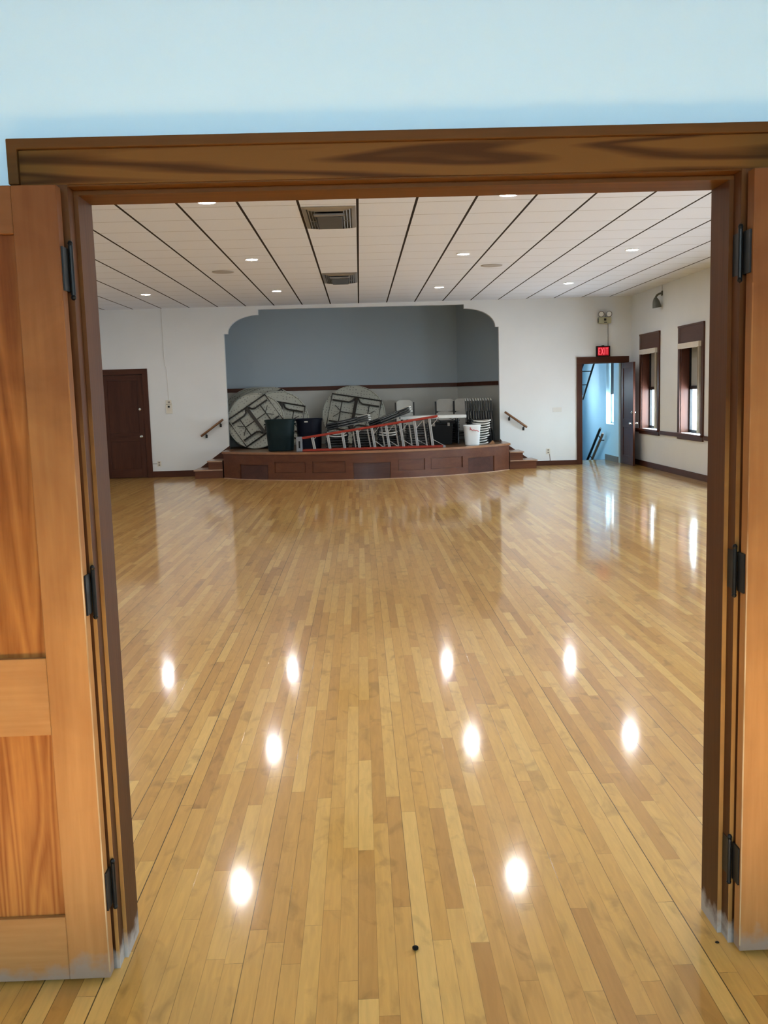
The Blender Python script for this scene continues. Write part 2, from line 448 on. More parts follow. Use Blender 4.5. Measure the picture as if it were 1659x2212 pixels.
DARKY = wood('dark stained trim', (0.045, 0.014, 0.008), (0.090, 0.030, 0.015), 'y', 0.4, 0.05, 8.0, spec=0.2)
STAGEW = wood('stage apron timber', (0.080, 0.024, 0.011), (0.140, 0.048, 0.021), 'x', 0.32, 0.12, 6.0, spec=0.3)
STAGED = wood('stage hatch timber', (0.045, 0.017, 0.014), (0.085, 0.034, 0.026), 'x', 0.28, 0.2, 6.0, spec=0.3)
NOSEW = wood('stage edge timber', (0.20, 0.085, 0.035), (0.32, 0.150, 0.065), 'x', 0.3, 0.4, 6.0)
DECKW = wood('stage deck timber', (0.10, 0.050, 0.022), (0.18, 0.095, 0.042), 'x', 0.4, 0.2, 6.0)
TREADW = wood('worn stair tread', (0.30, 0.17, 0.11), (0.42, 0.27, 0.18), 'y', 0.3, 0.4, 6.0)
RAILW = wood('handrail timber', (0.13, 0.055, 0.022), (0.22, 0.10, 0.04), 'x', 0.3, 0.4, 8.0)
BLACKM = paint('black iron', (0.008, 0.009, 0.010), 0.42, 0.25, 0.2, 20, 0.02, 0.0)
DARKM = paint('dark brown steel tube', (0.022, 0.018, 0.014), 0.45, 0.5, 0.15, 20, 0.0, 0.3)
CHAIRM = paint('black chair tube', (0.012, 0.013, 0.016), 0.4, 0.5, 0.15, 20, 0.0, 0.2)
WHITEP = paint('white chair plastic', (0.60, 0.60, 0.56), 0.5, 0.4, 0.05, 8, 0.0)
TABLEP = table_mat()
TABLET = paint('white table plastic', (0.74, 0.74, 0.71), 0.5, 0.4, 0.03, 8, 0.0)
CHROME = paint('worn chrome', (0.75, 0.74, 0.70), 0.2, 0.5, 0.05, 10, 0.0, 1.0)
ALU = paint('brushed aluminium', (0.42, 0.41, 0.39), 0.45, 0.5, 0.06, 10, 0.0, 0.2)
RED = paint('red fibreglass', (0.30, 0.028, 0.012), 0.45, 0.3, 0.12, 12, 0.0)
CAPG = paint('grey ladder cap', (0.20, 0.21, 0.23), 0.5, 0.4, 0.05, 12, 0.0)
GREENB = paint('dark green bin plastic', (0.007, 0.017, 0.019), 0.5, 0.15, 0.1, 4, 0.0)
NAVYB = paint('navy bin plastic', (0.006, 0.008, 0.017), 0.5, 0.15, 0.1, 4, 0.0)
BLACKP = paint('black plastic', (0.008, 0.009, 0.010), 0.5, 0.15, 0.1, 4, 0.0)
WHITEB = paint('white bin plastic', (0.72, 0.75, 0.76), 0.45, 0.4, 0.03, 4, 0.0)
REDINK = paint('red tie', (0.62, 0.04, 0.07), 0.5, 0.3, 0.1, 30, 0.0)
CREAM = paint('cream enamel', (0.42, 0.40, 0.26), 0.5, 0.4, 0.05, 10, 0.0)
IVORY = paint('ivory plate', (0.70, 0.67, 0.58), 0.45, 0.4, 0.04, 10, 0.0)
WPLATE = paint('painted plate', (0.68, 0.675, 0.65), 0.5, 0.3, 0.02, 10, 0.0)
GREYM = paint('grey conduit', (0.24, 0.22, 0.20), 0.5, 0.5, 0.05, 10, 0.0, 0.4)
VENTM = paint('vent metal', (0.30, 0.295, 0.285), 0.4, 0.5, 0.06, 10, 0.0, 0.5)
VENTD = paint('vent dark core', (0.075, 0.08, 0.082), 0.4, 0.5, 0.1, 10, 0.0, 0.2)
SPKM = paint('speaker grille', (0.40, 0.38, 0.36), 0.6, 0.3, 0.05, 10, 0.0)
LAMPG = paint('grey green lamp enamel', (0.10, 0.105, 0.085), 0.4, 0.5, 0.1, 10, 0.0)
VALANCE = paint('off white valance', (0.66, 0.62, 0.55), 0.6, 0.3, 0.03, 10, 0.0)
VANE = paint('beige blind vane', (0.46, 0.41, 0.33), 0.7, 0.2, 0.05, 10, 0.0)
LENSM = paint('lamp lens', (0.80, 0.80, 0.76), 0.15, 0.6, 0.04, 20, 0.0)
LAMPE = emit('downlight lens', LAMP_COL, LAMP)
SIGNR = emit('red sign face', (0.60, 0.0, 0.012, 1), 0.55)
SIGNL = emit('red letters', (1.0, 0.10, 0.13, 1), 1.15)
TRIMW = paint('white trim ring', (0.78, 0.76, 0.72), 0.5, 0.4, 0.02, 10, 0.0)

# ------------------------------------------------------------------ room shell
HC, YB, YF, YW = 3.637, 20.70, 2.652, 2.825
XL, XRW = -5.92, 5.98
m = MB()
m.box(-6.25, 6.25, -3.3, 20.95, -0.06, 0.0)
m.box(4.35, 5.95, 20.95, 21.95, -0.06, 0.0).box(-3.7, 3.7, 20.95, 22.9, -0.06, 0.0)
struct('floor', m, FLOOR, 'glossy maple strip floor running through the hall and entrance', 'floor')
struct('ceiling', MB().box(XL-.3, XRW+.3, YW, YB+.12, HC, HC+.08), CEIL, 'pale tiled hall ceiling in dark metal runners', 'ceiling')
# entrance wall with the double doorway
m = MB()
m.box(-6.22, -0.80, YF, YW, 0, 3.75).box(1.095, 6.28, YF, YW, 0, 3.75).box(-0.80, 1.095, YF, YW, 2.30, 3.75)
struct('wall_front', m, FOYER, 'pale blue white wall above and beside the open double doorway', 'wall')
# back wall with proscenium arch and two door holes
YB2 = YB+0.12
m = MB()
m.box(-6.22, -5.615, YB, YB2, 0, HC+.05).box(-5.615, -4.69, YB, YB2, 2.262, HC+.05).box(-4.69, -2.893, YB, YB2, 0, HC+.05)
m.box(3.07, 4.88, YB, YB2, 0, HC+.05).box(4.88, 5.795, YB, YB2, 2.222, HC+.05).box(5.795, 6.28, YB, YB2, 0, HC+.05)
def ell(cx, cz, rx, rz, sgn):
    return [(cx + sgn*rx*math.cos(a), cz + rz*math.sin(a)) for a in [PI/2*i/20 for i in range(21)]]
left = [(-2.893, HC+.05), (-2.893, 3.058), (-2.808, 3.058)] + ell(-2.139, 3.068, 0.669, 0.382, -1) + [(-2.139, 3.565), (-2.139, HC+.05)]
right = [(3.07, HC+.05), (3.07, 3.055), (2.998, 3.055)] + ell(2.320, 3.06, 0.678, 0.408, 1) + [(2.320, 3.555), (2.320, HC+.05)]
m.prism(left, 'y', YB, YB2).prism(right, 'y', YB, YB2).prism([(-2.139, 3.565), (2.320, 3.555), (2.320, HC+.05), (-2.139, HC+.05)], 'y', YB, YB2)
m.box(-5.72, -4.58, YB+.11, YB+.15, 0, 2.40)
struct('wall_back', m, WALL, 'white far wall around the arched stage opening', 'wall')

# side walls with window holes
W_SIDE = [19.35, 16.93, 14.5, 12.07, 9.64, 7.2, 4.8]
OPH, OZ0, OZ1 = 0.55, 0.80, 2.44
def side_wall(name, x0, x1, ys, label):
    m = MB()
    cur = YF
    for yc in sorted(ys):
        m.box(x0, x1, cur, yc-OPH, 0, HC+.05)
        m.box(x0, x1, yc-OPH, yc+OPH, 0, OZ0).box(x0, x1, yc-OPH, yc+OPH, OZ1, HC+.05)
        cur = yc+OPH
    m.box(x0, x1, cur, YB+.12, 0, HC+.05)
    return struct(name, m, WALL, label, 'wall')
side_wall('wall_right', XRW, XRW+.28, W_SIDE, 'off white side wall with tall dark framed windows')
side_wall('wall_left', XL-.28, XL, [], 'off white side wall opposite the windows by the exit')

# entrance room behind the camera: side walls, roof and a glazed front
m = MB().box(-3.4, -3.2, -3.3, YF, 0, 3.3)
struct('wall_entrance_left', m, FOYER, 'entrance room side wall beside the open panelled door', 'wall')
struct('wall_entrance_right', MB().box(3.4, 3.6, -3.3, YF, 0, 3.3), FOYER, 'entrance room side wall opposite, near the other open door', 'wall')
struct('ceiling_entrance_unseen', MB().box(-3.4, 3.6, -3.3, YF, 3.3, 3.4), SOFFIT, 'unseen grey ceiling of the entrance room, kept dark', 'ceiling')  # unseen ceiling kept dark to cut bounce light on the doors
m = MB().box(-3.4, -2.2, -3.4, -3.2, 0, 3.3).box(2.4, 3.6, -3.4, -3.2, 0, 3.3).box(-2.2, 2.4, -3.4, -3.2, 2.85, 3.3).box(-2.2, 2.4, -3.4, -3.2, 0, 2.40)
struct('wall_entrance_front', m, FOYER, 'entrance room front wall with a wide glazed opening', 'wall')
m = MB()
for x in (-2.17, -.65, .87, 2.37): m.box(x-.025, x+.025, -3.34, -3.26, 2.40, 2.85)
m.box(-2.2, 2.4, -3.34, -3.26, 2.80, 2.85).box(-2.2, 2.4, -3.34, -3.26, 2.40, 2.43)
w = thing('window_1', 'unseen wide high window shaped to light the entrance room', 'window', (0, -3.3, 2.35), kind='structure')  # unseen window, height and size set for its light on the doors
m.build('frame', DARKV, w, at=(0, -3.3, 2.35))
MB().box(-2.15, 2.35, -3.303, -3.297, 2.43, 2.80).build('glass', GLASS, w, at=(0, -3.3, 2.35))

# stage alcove
P0, P1, P2, P3 = (-3.45, 20.82), (-3.45, 21.9), (2.347, 22.6), (3.42, 20.82)
def wall_seg(a, b, th, z0, z1):
    a, b = Vector(a), Vector(b); d = (b-a).normalized(); n = Vector((-d.y, d.x))*th
    return MB().prism([tuple(a), tuple(b), tuple(b+n), tuple(a+n)], 'z', z0, z1)
struct('wall_stage_left', wall_seg(P0, P1, .1, 0, 4.3), ALCOVE, 'stage side wall hidden behind the stacked round tables', 'wall')
struct('wall_stage_back', wall_seg(P1, P2, .1, 0, 4.3), ALCOVE, 'stage rear wall, grey above and cream below the rail', 'wall')
struct('wall_stage_right', wall_seg(P2, P3, .1, 0, 4.3), ALCOVE, 'slanting stage side wall behind the upright folded chairs', 'wall')
m = MB().box(-3.6, 3.6, 20.82, 22.9, 4.25, 4.35).box(-3.6, 3.6, 20.80, 20.84, HC+.04, 4.3)
struct('ceiling_stage', m, SOFFIT, 'grey ceiling over the stage alcove', 'ceiling')
struct('trim_stage_back', wall_seg(P1, P2, -.03, 1.805, 1.895), DARKH, 'dark wooden rail across the stage rear wall', 'trim', bev=.004)
struct('trim_stage_right', wall_seg(P2, P3, -.03, 1.805, 1.895), DARKH, 'dark wooden rail on the slanting stage side wall', 'trim', bev=.004)

# stairwell behind the exit door
m = MB().box(4.2, 4.35, 20.82, 23.0, -2.5, 4.6).box(4.2, 4.35, 23.7, 25.6, -2.5, 4.6).box(4.2, 4.35, 23.0, 23.7, -2.5, 1.4).box(4.2, 4.35, 23.0, 23.7, 1.9, 4.6)
struct('wall_stairwell_left', m, BLUE, 'pale blue stairwell wall hidden beside the exit doorway', 'wall')
SWX = 5.74
m = MB()
m.box(SWX, SWX+.2, 20.82, 21.25, -2.5, 4.6).box(SWX, SWX+.2, 21.90, 25.6, -2.5, 4.6)
m.box(SWX, SWX+.2, 21.25, 21.90, -2.5, .84).box(SWX, SWX+.2, 21.25, 21.90, 2.35, 4.6)
struct('wall_stairwell_right', m, BLUE, 'pale blue stairwell wall holding the bright window', 'wall')
struct('wall_stairwell_back', MB().box(4.2, 5.95, 25.6, 25.75, -2.5, 4.6), BLUE, 'pale blue end wall of the stairwell', 'wall')
struct('ceiling_stairwell', MB().box(4.2, 5.95, 20.82, 25.75, 4.6, 4.7).box(4.2, 6.0, 20.80, 20.84, HC+.04, 4.7), BLUE, 'pale blue stairwell ceiling above the exit', 'ceiling')
struct('floor_stairwell', MB().box(4.2, 5.95, 21.95, 25.75, -2.6, -2.5).box(4.35, SWX, 21.90, 21.95, -2.5, -.06), DECKW, 'lower stairwell floor below the landing', 'floor')
struct('baseboard_stairwell', MB().box(SWX-.02, SWX, 20.84, 21.93, 0, .13), GREYM, 'grey baseboard on the stairwell landing', 'baseboard')

# ------------------------------------------------------------------ windows along the hall
def window(name, x, yc, side, label, zlo=0.79, top=2.75):
    s = side                       # +1: right-hand wall, -1: wall opposite
    w = thing(name, label, 'window', (x, yc, zlo), kind='structure')
    at = (x, yc, zlo)
    def bx(m, u0, u1, y0, y1, z0, z1):   # u: outward from the wall face
        a, b = sorted((x+s*u0, x+s*u1)); return m.box(a, b, y0, y1, z0, z1)
    m = MB()
    for q in (-1, 1):
        y0, y1 = sorted((yc+q*OPH, yc+q*(OPH+.11))); bx(m, -.028, 0, y0, y1, zlo, top)
    m.build('casing', DARKV, w, at=at, bev=.004)
    bx(MB(), -.024, 0, yc-OPH, yc+OPH, OZ1, top).build('header_panel', DARKY, w, at=at)
    bx(MB(), -.036, 0, yc-OPH-.11, yc+OPH+.11, top-.02, top+.015).build('head_cap', DARKY, w, at=at, bev=.003)
    m = bx(MB(), -.07, .17, yc-OPH-.13, yc+OPH+.13, .765, .80)
    m.v = [(px if abs(py-yc) <= OPH else (px if s*(px-x) <= 0 else x), py, pz) for px, py, pz in m.v]
    m.build('sill', DARKY, w, at=at, bev=.004)
    bx(MB(), -.03, 0, yc-OPH-.11, yc+OPH+.11, .685, .765).build('apron', DARKY, w, at=at, bev=.003)
    m = MB()
    for q in (-1, 1):
        y0, y1 = sorted((yc+q*OPH, yc+q*(OPH-.018))); bx(m, 0, .175, y0, y1, .80, OZ1)
    bx(m, 0, .175, yc-OPH, yc+OPH, OZ1-.018, OZ1)
    m.build('jamb_lining', DARKV, w, at=at)
    m = MB(); i = OPH-.018
    for q in (-1, 1):
        y0, y1 = sorted((yc+q*i, yc+q*(i-.05))); bx(m, .15, .20, y0, y1, .80, OZ1-.018)
    bx(m, .15, .20, yc-i, yc+i, .80, .855); bx(m, .15, .20, yc-i, yc+i, 1.60, 1.665); bx(m, .15, .20, yc-i, yc+i, OZ1-.07, OZ1-.018)
    m.build('sash', BLACKM, w, at=at)
    bx(MB(), .172, .178, yc-i+.05, yc+i-.05, .855, 1.60).build('glass', GLASS, w, at=at)
    bx(MB(), .172, .178, yc-i+.05, yc+i-.05, 1.665, OZ1-.07).build('shade_panel', SHADE, w, at=at)
    return w
wl = ['dark framed window beside the open exit door', 'dark framed window second along from the exit door',
      'dark framed window third along from the exit door', 'dark framed window fourth along from the exit door', 'dark framed window fifth along from the exit door',
      'dark framed window sixth along from the exit door', 'dark framed window seventh along, next to the entrance wall']
for k, yc in enumerate(W_SIDE): window('window_%d' % (k+2), XRW, yc, 1, wl[k])
# stairwell window
w = thing('window_9', 'bright window with a lowered dark blind in the stairwell', 'window', (SWX, 21.57, .84), kind='structure')
at = (SWX, 21.57, .84)
m = MB().box(SWX+.13, SWX+.17, 21.25, 21.29, .84, 2.35).box(SWX+.13, SWX+.17, 21.86, 21.90, .84, 2.35).box(SWX+.13, SWX+.17, 21.25, 21.90, .84, .88).box(SWX+.13, SWX+.17, 21.25, 21.90, 1.54, 1.58)
m.build('frame', TRIMW, w, at=at)
MB().box(SWX+.145, SWX+.151, 21.29, 21.86, .88, 1.54).build('glass', GLASS, w, at=at)
MB().box(SWX+.10, SWX+.125, 21.28, 21.86, 1.52, 2.35).build('blind', BLACKP, w, at=at)

w = thing('window_10', 'unseen small window added to light the stairwell handrail wall', 'window', (4.27, 23.35, 1.4), kind='structure'); at = (4.27, 23.35, 1.4)  # extra window put in to brighten the stairwell
m = MB()
for y in (23.02, 23.68): m.box(4.25, 4.30, y-.02, y+.02, 1.4, 1.9)
m.box(4.25, 4.30, 23.0, 23.7, 1.4, 1.44).box(4.25, 4.30, 23.0, 23.7, 1.86, 1.9)
m.build('frame', TRIMW, w, at=at)
MB().box(4.272, 4.278, 23.04, 23.66, 1.44, 1.86).build('glass', GLASS, w, at=at)

# daylight portals in the openings (they only guide sampling of the sky)
def portal(loc, dir_, sx_, sy_):
    d = bpy.data.lights.new('window_portal', 'AREA'); d.shape = 'RECTANGLE'; d.size = sx_; d.size_y = sy_
    d.cycles.is_portal = True
    o = bpy.data.objects.new('window_portal', d); COL.objects.link(o)
    o.location = loc; o.rotation_euler = Vector(dir_).to_track_quat('-Z', 'Z').to_euler()
for yc in W_SIDE: portal((XRW+.24, yc, 1.23), (-1, 0, 0), .98, .78)
portal((SWX+.19, 21.57, 1.2), (-1, 0, 0), .6, .7)
portal((.1, -3.38, 2.625), (0, 1, 0), 4.5, .42)
portal((4.22, 23.35, 1.65), (1, 0, 0), .7, .5)

# ------------------------------------------------------------------ trims
struct('baseboard_right', MB().box(XRW-.022, XRW, YW, YB, 0, .115), DARKY, 'dark baseboard under the windows', 'baseboard', bev=.003)
struct('baseboard_left', MB().box(XL, XL+.022, YW, YB, 0, .115), DARKY, 'dark baseboard along the opposite side wall', 'baseboard', bev=.003)
struct('baseboard_back_left', MB().box(-4.585, -3.62, YB-.022, YB, 0, .135), DARKH, 'dark baseboard between the closed door and stage steps', 'baseboard', bev=.003)
struct('baseboard_back_right', MB().box(3.76, 4.772, YB-.022, YB, 0, .105), DARKH, 'dark baseboard between the stage steps and exit door', 'baseboard', bev=.003)
m = MB(); ys = sorted(W_SIDE); cur = YW
for yc in ys:
    m.box(XRW-.025, XRW, cur, yc-OPH-.115, .715, .79); cur = yc+OPH+.115
m.box(XRW-.025, XRW, cur, YB, .715, .79)
struct('trim_right', m, DARKY, 'dark chair rail between the windows at sill height', 'trim', bev=.003)
struct('trim_stairs_left', MB().prism([(-3.65, .0), (-2.88, .0), (-2.88, .65), (-2.95, .60), (-3.55, .18), (-3.65, .135)], 'y', YB-.025, YB), DARKH, 'dark slanted skirt board beside the steps near the closed door', 'trim')
struct('trim_stairs_right', MB().prism([(3.07, .0), (3.80, .0), (3.80, .105), (3.72, .15), (3.10, .58), (3.07, .62)], 'y', YB-.025, YB), DARKH, 'dark slanted skirt board beside the steps near the exit', 'trim')

# ------------------------------------------------------------------ double doorway frame
t1 = thing('trim_1', 'brown wooden frame around the wide double doorway', 'door frame', (0.147, YF, 0), kind='structure')
at = (0.147, YF, 0)
HB = 2.262
MB().box(-.890, 1.184, 2.632, YF, HB, 2.352).build('header_board', HEADW, t1, at=at)
m = MB().prism([(-.918, HB), (-.890, HB), (-.890, 2.352), (1.184, 2.352), (1.184, HB), (1.212, HB), (1.212, 2.380), (-.918, 2.380)], 'y', 2.617, YF)
m.build('back_band', BANDW, t1, at=at, bev=.003)
m = MB().box(-.918, -.778, 2.634, YF, 0, HB); m.build('side_casing', JAMBW, t1, at=at)
m = MB().box(1.074, 1.212, 2.634, YF, 0, HB); m.build('side_casing', JAMBW, t1, at=at)
MB().box(-.80, -.768, 2.638, YW, 0, 2.30).build('jamb', JAMBW, t1, at=at, bev=.002)
MB().box(1.063, 1.095, 2.638, YW, 0, 2.30).build('jamb', JAMBW, t1, at=at, bev=.002)
MB().box(-.778, -.768, 2.634, 2.638, 0, HB).build('jamb_edge', STOPW, t1, at=at)
MB().box(1.063, 1.074, 2.634, 2.638, 0, HB).build('jamb_edge', STOPW, t1, at=at)
MB().box(-.768, -.757, 2.691, YW, 0, 2.245).build('stop', JAMBW, t1, at=at)
MB().box(1.051, 1.063, 2.691, YW, 0, 2.245).build('stop', JAMBW, t1, at=at)
MB().box(-.768, -.757, 2.688, 2.691, 0, 2.245).build('stop_edge', STOPW, t1, at=at)
MB().box(1.051, 1.063, 2.688, 2.691, 0, 2.245).build('stop_edge', STOPW, t1, at=at)
MB().box(-.80, 1.095, 2.638, YW, 2.258, 2.30).build('head_jamb', BANDW, t1, at=at)
MB().box(-.768, 1.063, 2.688, YW, 2.245, 2.258).build('head_stop', BANDW, t1, at=at)

def hinge(parent, at, xb, s, z0, z1):
    """s=+1: barrel on the jamb seen from the opening, leaf to -x"""
    h = MB().tube([(xb, 2.628, z0+.004), (xb, 2.628, z1-.004)], .0065, 10)
    h.lathe([(0.001, -.010), (.006, -.007), (.0075, -.002), (.005, .004), (.001, .006)], Matrix.Translation((xb, 2.628, z1+.004)), 10)
    h.lathe([(0.001, -.010), (.006, -.007), (.0075, -.002), (.005, .004), (.001, .006)], Matrix.Translation((xb, 2.628, z0-.0)), 10)
    o = h.build('hinge', BLACKM, parent, at=at, smooth=True)
    a, b = sorted((xb-s*.0115, xb-s*.0065))
    MB().box(a, b, 2.580, 2.624, z0+.012, z1-.012).build('hinge_plate', BLACKM, o, at=at)
    a, b = sorted((xb-s*.0012, xb-s*.0042))
    MB().box(a, b, 2.630, 2.684, z0+.012, z1-.012).build('hinge_plate', BLACKM, o, at=at)

def entry_leaf(name, xe, s, label):
    """xe: hinge edge x; the leaf runs from xe outwards to xe - s*0.9"""
    y0, y1 = 2.570, 2.614
    d = thing(name, label, 'door', (xe-s*.45, 2.592, 0), kind='structure')
    at = (xe-s*.45, 2.592, 0)
    def bx(u0, u1, ya, yb, z0, z1):
        a, b = sorted((xe-s*u0, xe-s*u1)); return MB().box(a, b, ya, yb, z0, z1)
    Z = [.012, .205, .752, .975, 2.126, 2.250]
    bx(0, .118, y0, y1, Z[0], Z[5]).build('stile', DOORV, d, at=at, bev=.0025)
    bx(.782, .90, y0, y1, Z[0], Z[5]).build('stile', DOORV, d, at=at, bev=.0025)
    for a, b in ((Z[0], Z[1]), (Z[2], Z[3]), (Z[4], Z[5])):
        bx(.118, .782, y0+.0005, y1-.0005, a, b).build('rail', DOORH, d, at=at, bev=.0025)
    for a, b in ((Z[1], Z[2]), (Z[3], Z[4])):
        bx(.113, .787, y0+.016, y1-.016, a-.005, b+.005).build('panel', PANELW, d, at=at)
    a, b = sorted((xe+s*.0006, xe-s*.0028))
    MB().box(a, b, y0-.0006, y0+.003, .03, 1.95).build('worn_edge', WORN, d, at=at)
    for z0, z1 in ((1.966, 2.105), (1.078, 1.215), (.202, .340)):
        hinge(d, at, xe+s*.0115, s, z0, z1)
    return d
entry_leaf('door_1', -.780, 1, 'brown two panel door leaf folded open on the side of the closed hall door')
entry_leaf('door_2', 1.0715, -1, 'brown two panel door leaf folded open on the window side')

# ------------------------------------------------------------------ doors in the far wall
def casing(name, x0, x1, xi0, xi1, top, ti, label):
    t = thing(name, label, 'door frame', ((x0+x1)/2, YB, 0), kind='structure'); at = ((x0+x1)/2, YB, 0)
    MB().box(x0, xi0, YB-.028, YB, 0, ti).build('side_casing', DARKV, t, at=at, bev=.004)
    MB().box(xi1, x1, YB-.028, YB, 0, ti).build('side_casing', DARKV, t, at=at, bev=.004)
    MB().box(x0, x1, YB-.030, YB, ti, top).build('head_casing', DARKH, t, at=at, bev=.004)
    m = MB().box(xi0-.008, xi0+.012, YB-.002, YB+.12, 0, ti).box(xi1-.012, xi1+.008, YB-.002, YB+.12, 0, ti).box(xi0, xi1, YB-.002, YB+.12, ti-.012, ti+.008)
    m.build('jamb', DARKV, t, at=at)
casing('trim_2', -5.715, -4.585, -5.608, -4.697, 2.368, 2.256, 'dark wooden frame of the closed hall door')
casing('trim_3', 4.772, 5.925, 4.886, 5.790, 2.350, 2.215, 'dark wooden frame under the EXIT sign')

def panel_leaf(name, loc, rot, wd, ht, label, knob_side):
    """local: x 0..wd from the hinge edge, y 0..-.045 thickness (front face at -.045), z 0..ht"""
    d = thing(name, label, 'door', loc, rot, kind='structure')
    st = .115
    V, Hh = DARKV, DARKH
    MB().box(0, st, -.045, 0, 0, ht).build('stile', V, d, bev=.003)
    MB().box(wd-st, wd, -.045, 0, 0, ht).build('stile', V, d, bev=.003)
    for a, b in ((0, .19), (.80, .98), (ht-.12, ht)):
        MB().box(st, wd-st, -.0445, -.0005, a, b).build('rail', Hh, d, bev=.003)
    for a, b in ((.19, .80), (.98, ht-.12)):
        MB().box(st-.004, wd-st+.004, -.032, -.013, a-.004, b+.004).build('panel', V, d)
    for sgn in (-1, 1):
        yy = -.045 if sgn < 0 else 0
        R0 = Matrix.Translation((knob_side, yy, .90)) @ Matrix.Rotation(PI/2 if sgn < 0 else -PI/2, 4, 'X')
        MB().lathe([(.030, 0), (.030, .006), (.010, .010), (.010, .030), (.026, .038), (.030, .052), (.022, .066), (.001, .070)], R0, 20).build('knob', CHROME, d, smooth=True)
        R1 = Matrix.Translation((knob_side, yy, 1.13 if name == 'door_4' else 1.49)) @ Matrix.Rotation(PI/2 if sgn < 0 else -PI/2, 4, 'X')
        MB().lathe([(.028, 0), (.026, .012), (.012, .016), (.010, .030), (.001, .032)], R1, 20).build('deadbolt', CHROME, d, smooth=True)
    return d
panel_leaf('door_3', (-5.592, YB+.05, .006), (0, 0, 0), .882, 2.232, 'dark two panel door standing closed in the far wall', .80)
# exit leaf: swung into the hall, hinge by the right-hand jamb
panel_leaf('door_4', (5.800, YB-.045, .008), (0, 0, -PI/2), .875, 2.19, 'dark two panel exit door swung open against the windows', .815)

# ------------------------------------------------------------------ stage platform
ACX, AR, ACY = 0.12, 4.2, 18.64+4.2
def arc(x, off=0.0):
    r = AR+off
    dx = (x-ACX)*r/AR
    return (ACX+dx, ACY - math.sqrt(r*r-dx*dx))
def strip(m, x0, x1, z0, z1, o0, o1, n=None):
    """curved board following the stage front; o0 inner, o1 outer offset"""
    n = n or max(2, int(abs(x1-x0)/.12))
    xs = [x0+(x1-x0)*i/n for i in range(n+1)]
    poly = [arc(x, o1) for x in xs] + [arc(x, o0) for x in reversed(xs)]
    return m.prism(poly, 'z', z0, z1)
XA, XB = -2.90, 3.12
st = thing('stage', 'curved dark wood stage front with recessed panels and hatches', 'stage', (0.12, 19.8, 0), kind='structure')
at = (0.12, 19.8, 0)
m = MB()
n = 40
poly = [arc(XA+(XB-XA)*i/n, -.01) for i in range(n+1)] + [(3.10, 20.69), (3.06, 20.70), (3.06, 20.83), (3.44, 20.83), (2.38, 22.64), (-3.48, 21.93), (-3.48, 20.83), (-2.885, 20.83), (-2.885, 20.69)]
m.prism(poly, 'z', .50, .556).build('deck', DECKW, st, at=at)
m = strip(MB(), XA, XB, 0, .50, -.05, 0)
y0l, y0r = arc(XA)[1], arc(XB)[1]
m.box(XA, XA+.04, y0l, YB-.03, 0, .50).box(XB-.04, XB, y0r, YB-.03, 0, .50)
m.build('apron', STAGEW, st, at=at)
m = strip(MB(), XA-.02, XB+.02, .522, .566, -.10, .045)
m.box(XA-.05, XA+.10, y0l-.01, YB-.03, .522, .566).box(XB-.10, XB+.05, y0r-.01, YB-.03, .522, .566)
m.build('nosing', NOSEW, st, at=at, bev=.004)
m = strip(MB(), XA-.01, XB+.01, .495, .522, -.05, .025)
m.build('cove_moulding', STAGEW, st, at=at)
# framing round the panels: (x0, x1, z0, z1)
hat = [(-2.52, -1.90, .015, .310), (-.17, .57, .015, .335), (2.17, 2.76, .015, .330)]
pan = [(-1.76, -1.12, .150, .375), (-.98, -.32, .150, .375), (.72, 1.26, .150, .375), (1.38, 2.05, .150, .375)]
m = MB()
strip(m, XA, XB, .385, .495, -.001, .022)
allp = sorted(hat+pan)
cur = XA
for x0, x1, z0, z1 in allp:
    strip(m, cur, x0, 0, .386, -.001, .022)
    strip(m, x0, x1, z1, .386, -.001, .022)
    if z0 > .1: strip(m, x0, x1, 0, z0, -.001, .022)
    cur = x1
strip(m, cur, XB, 0, .386, -.001, .022)
m.build('panel_framing', STAGEW, st, at=at)
for x0, x1, z0, z1 in hat:
    strip(MB(), x0+.012, x1-.012, z0, z1-.012, -.0005, .005).build('hatch', STAGED, st, at=at)
for x0, x1, z0, z1 in pan:
    strip(MB(), x0+.015, x1-.015, z0+.012, z1-.012, -.0005, .007).build('panel', STAGEW, st, at=at)
strip(MB(), XA, XB, 0, .012, .0215, .030).build('shoe_moulding', TREADW, st, at=at)

def steps(name, label, xin, s, y0, runs):
    t = thing(name, label, 'steps', (xin+s*.33, (y0+YB)/2, 0), kind=None)
    at = (xin+s*.33, (y0+YB)/2, 0)
    for k, (w_in, w_out, z) in enumerate(runs):
        a, b = sorted((xin+s*.002, xin+s*(w_out-.025)))
        MB().box(a, b, y0+.015, YB-.03, 0 if k == 0 else runs[k-1][2]+.001, z-.028).build('riser', STAGEW, t, at=at)
        a, b = sorted((xin+s*.002, xin+s*w_out))
        MB().box(a, b, y0, YB-.03, z-.027, z).build('tread', TREADW, t, at=at, bev=.005)
    return t
steps('stage_steps', 'wooden steps up to the stage beside the closed hall door', XA-.052, -1, 19.98, [(0, .62, .187), (0, .33, .372)])
steps('stage_steps', 'wooden steps up to the stage on the exit door side', XB+.052, 1, 20.02, [(0, .60, .187), (0, .31, .372)])

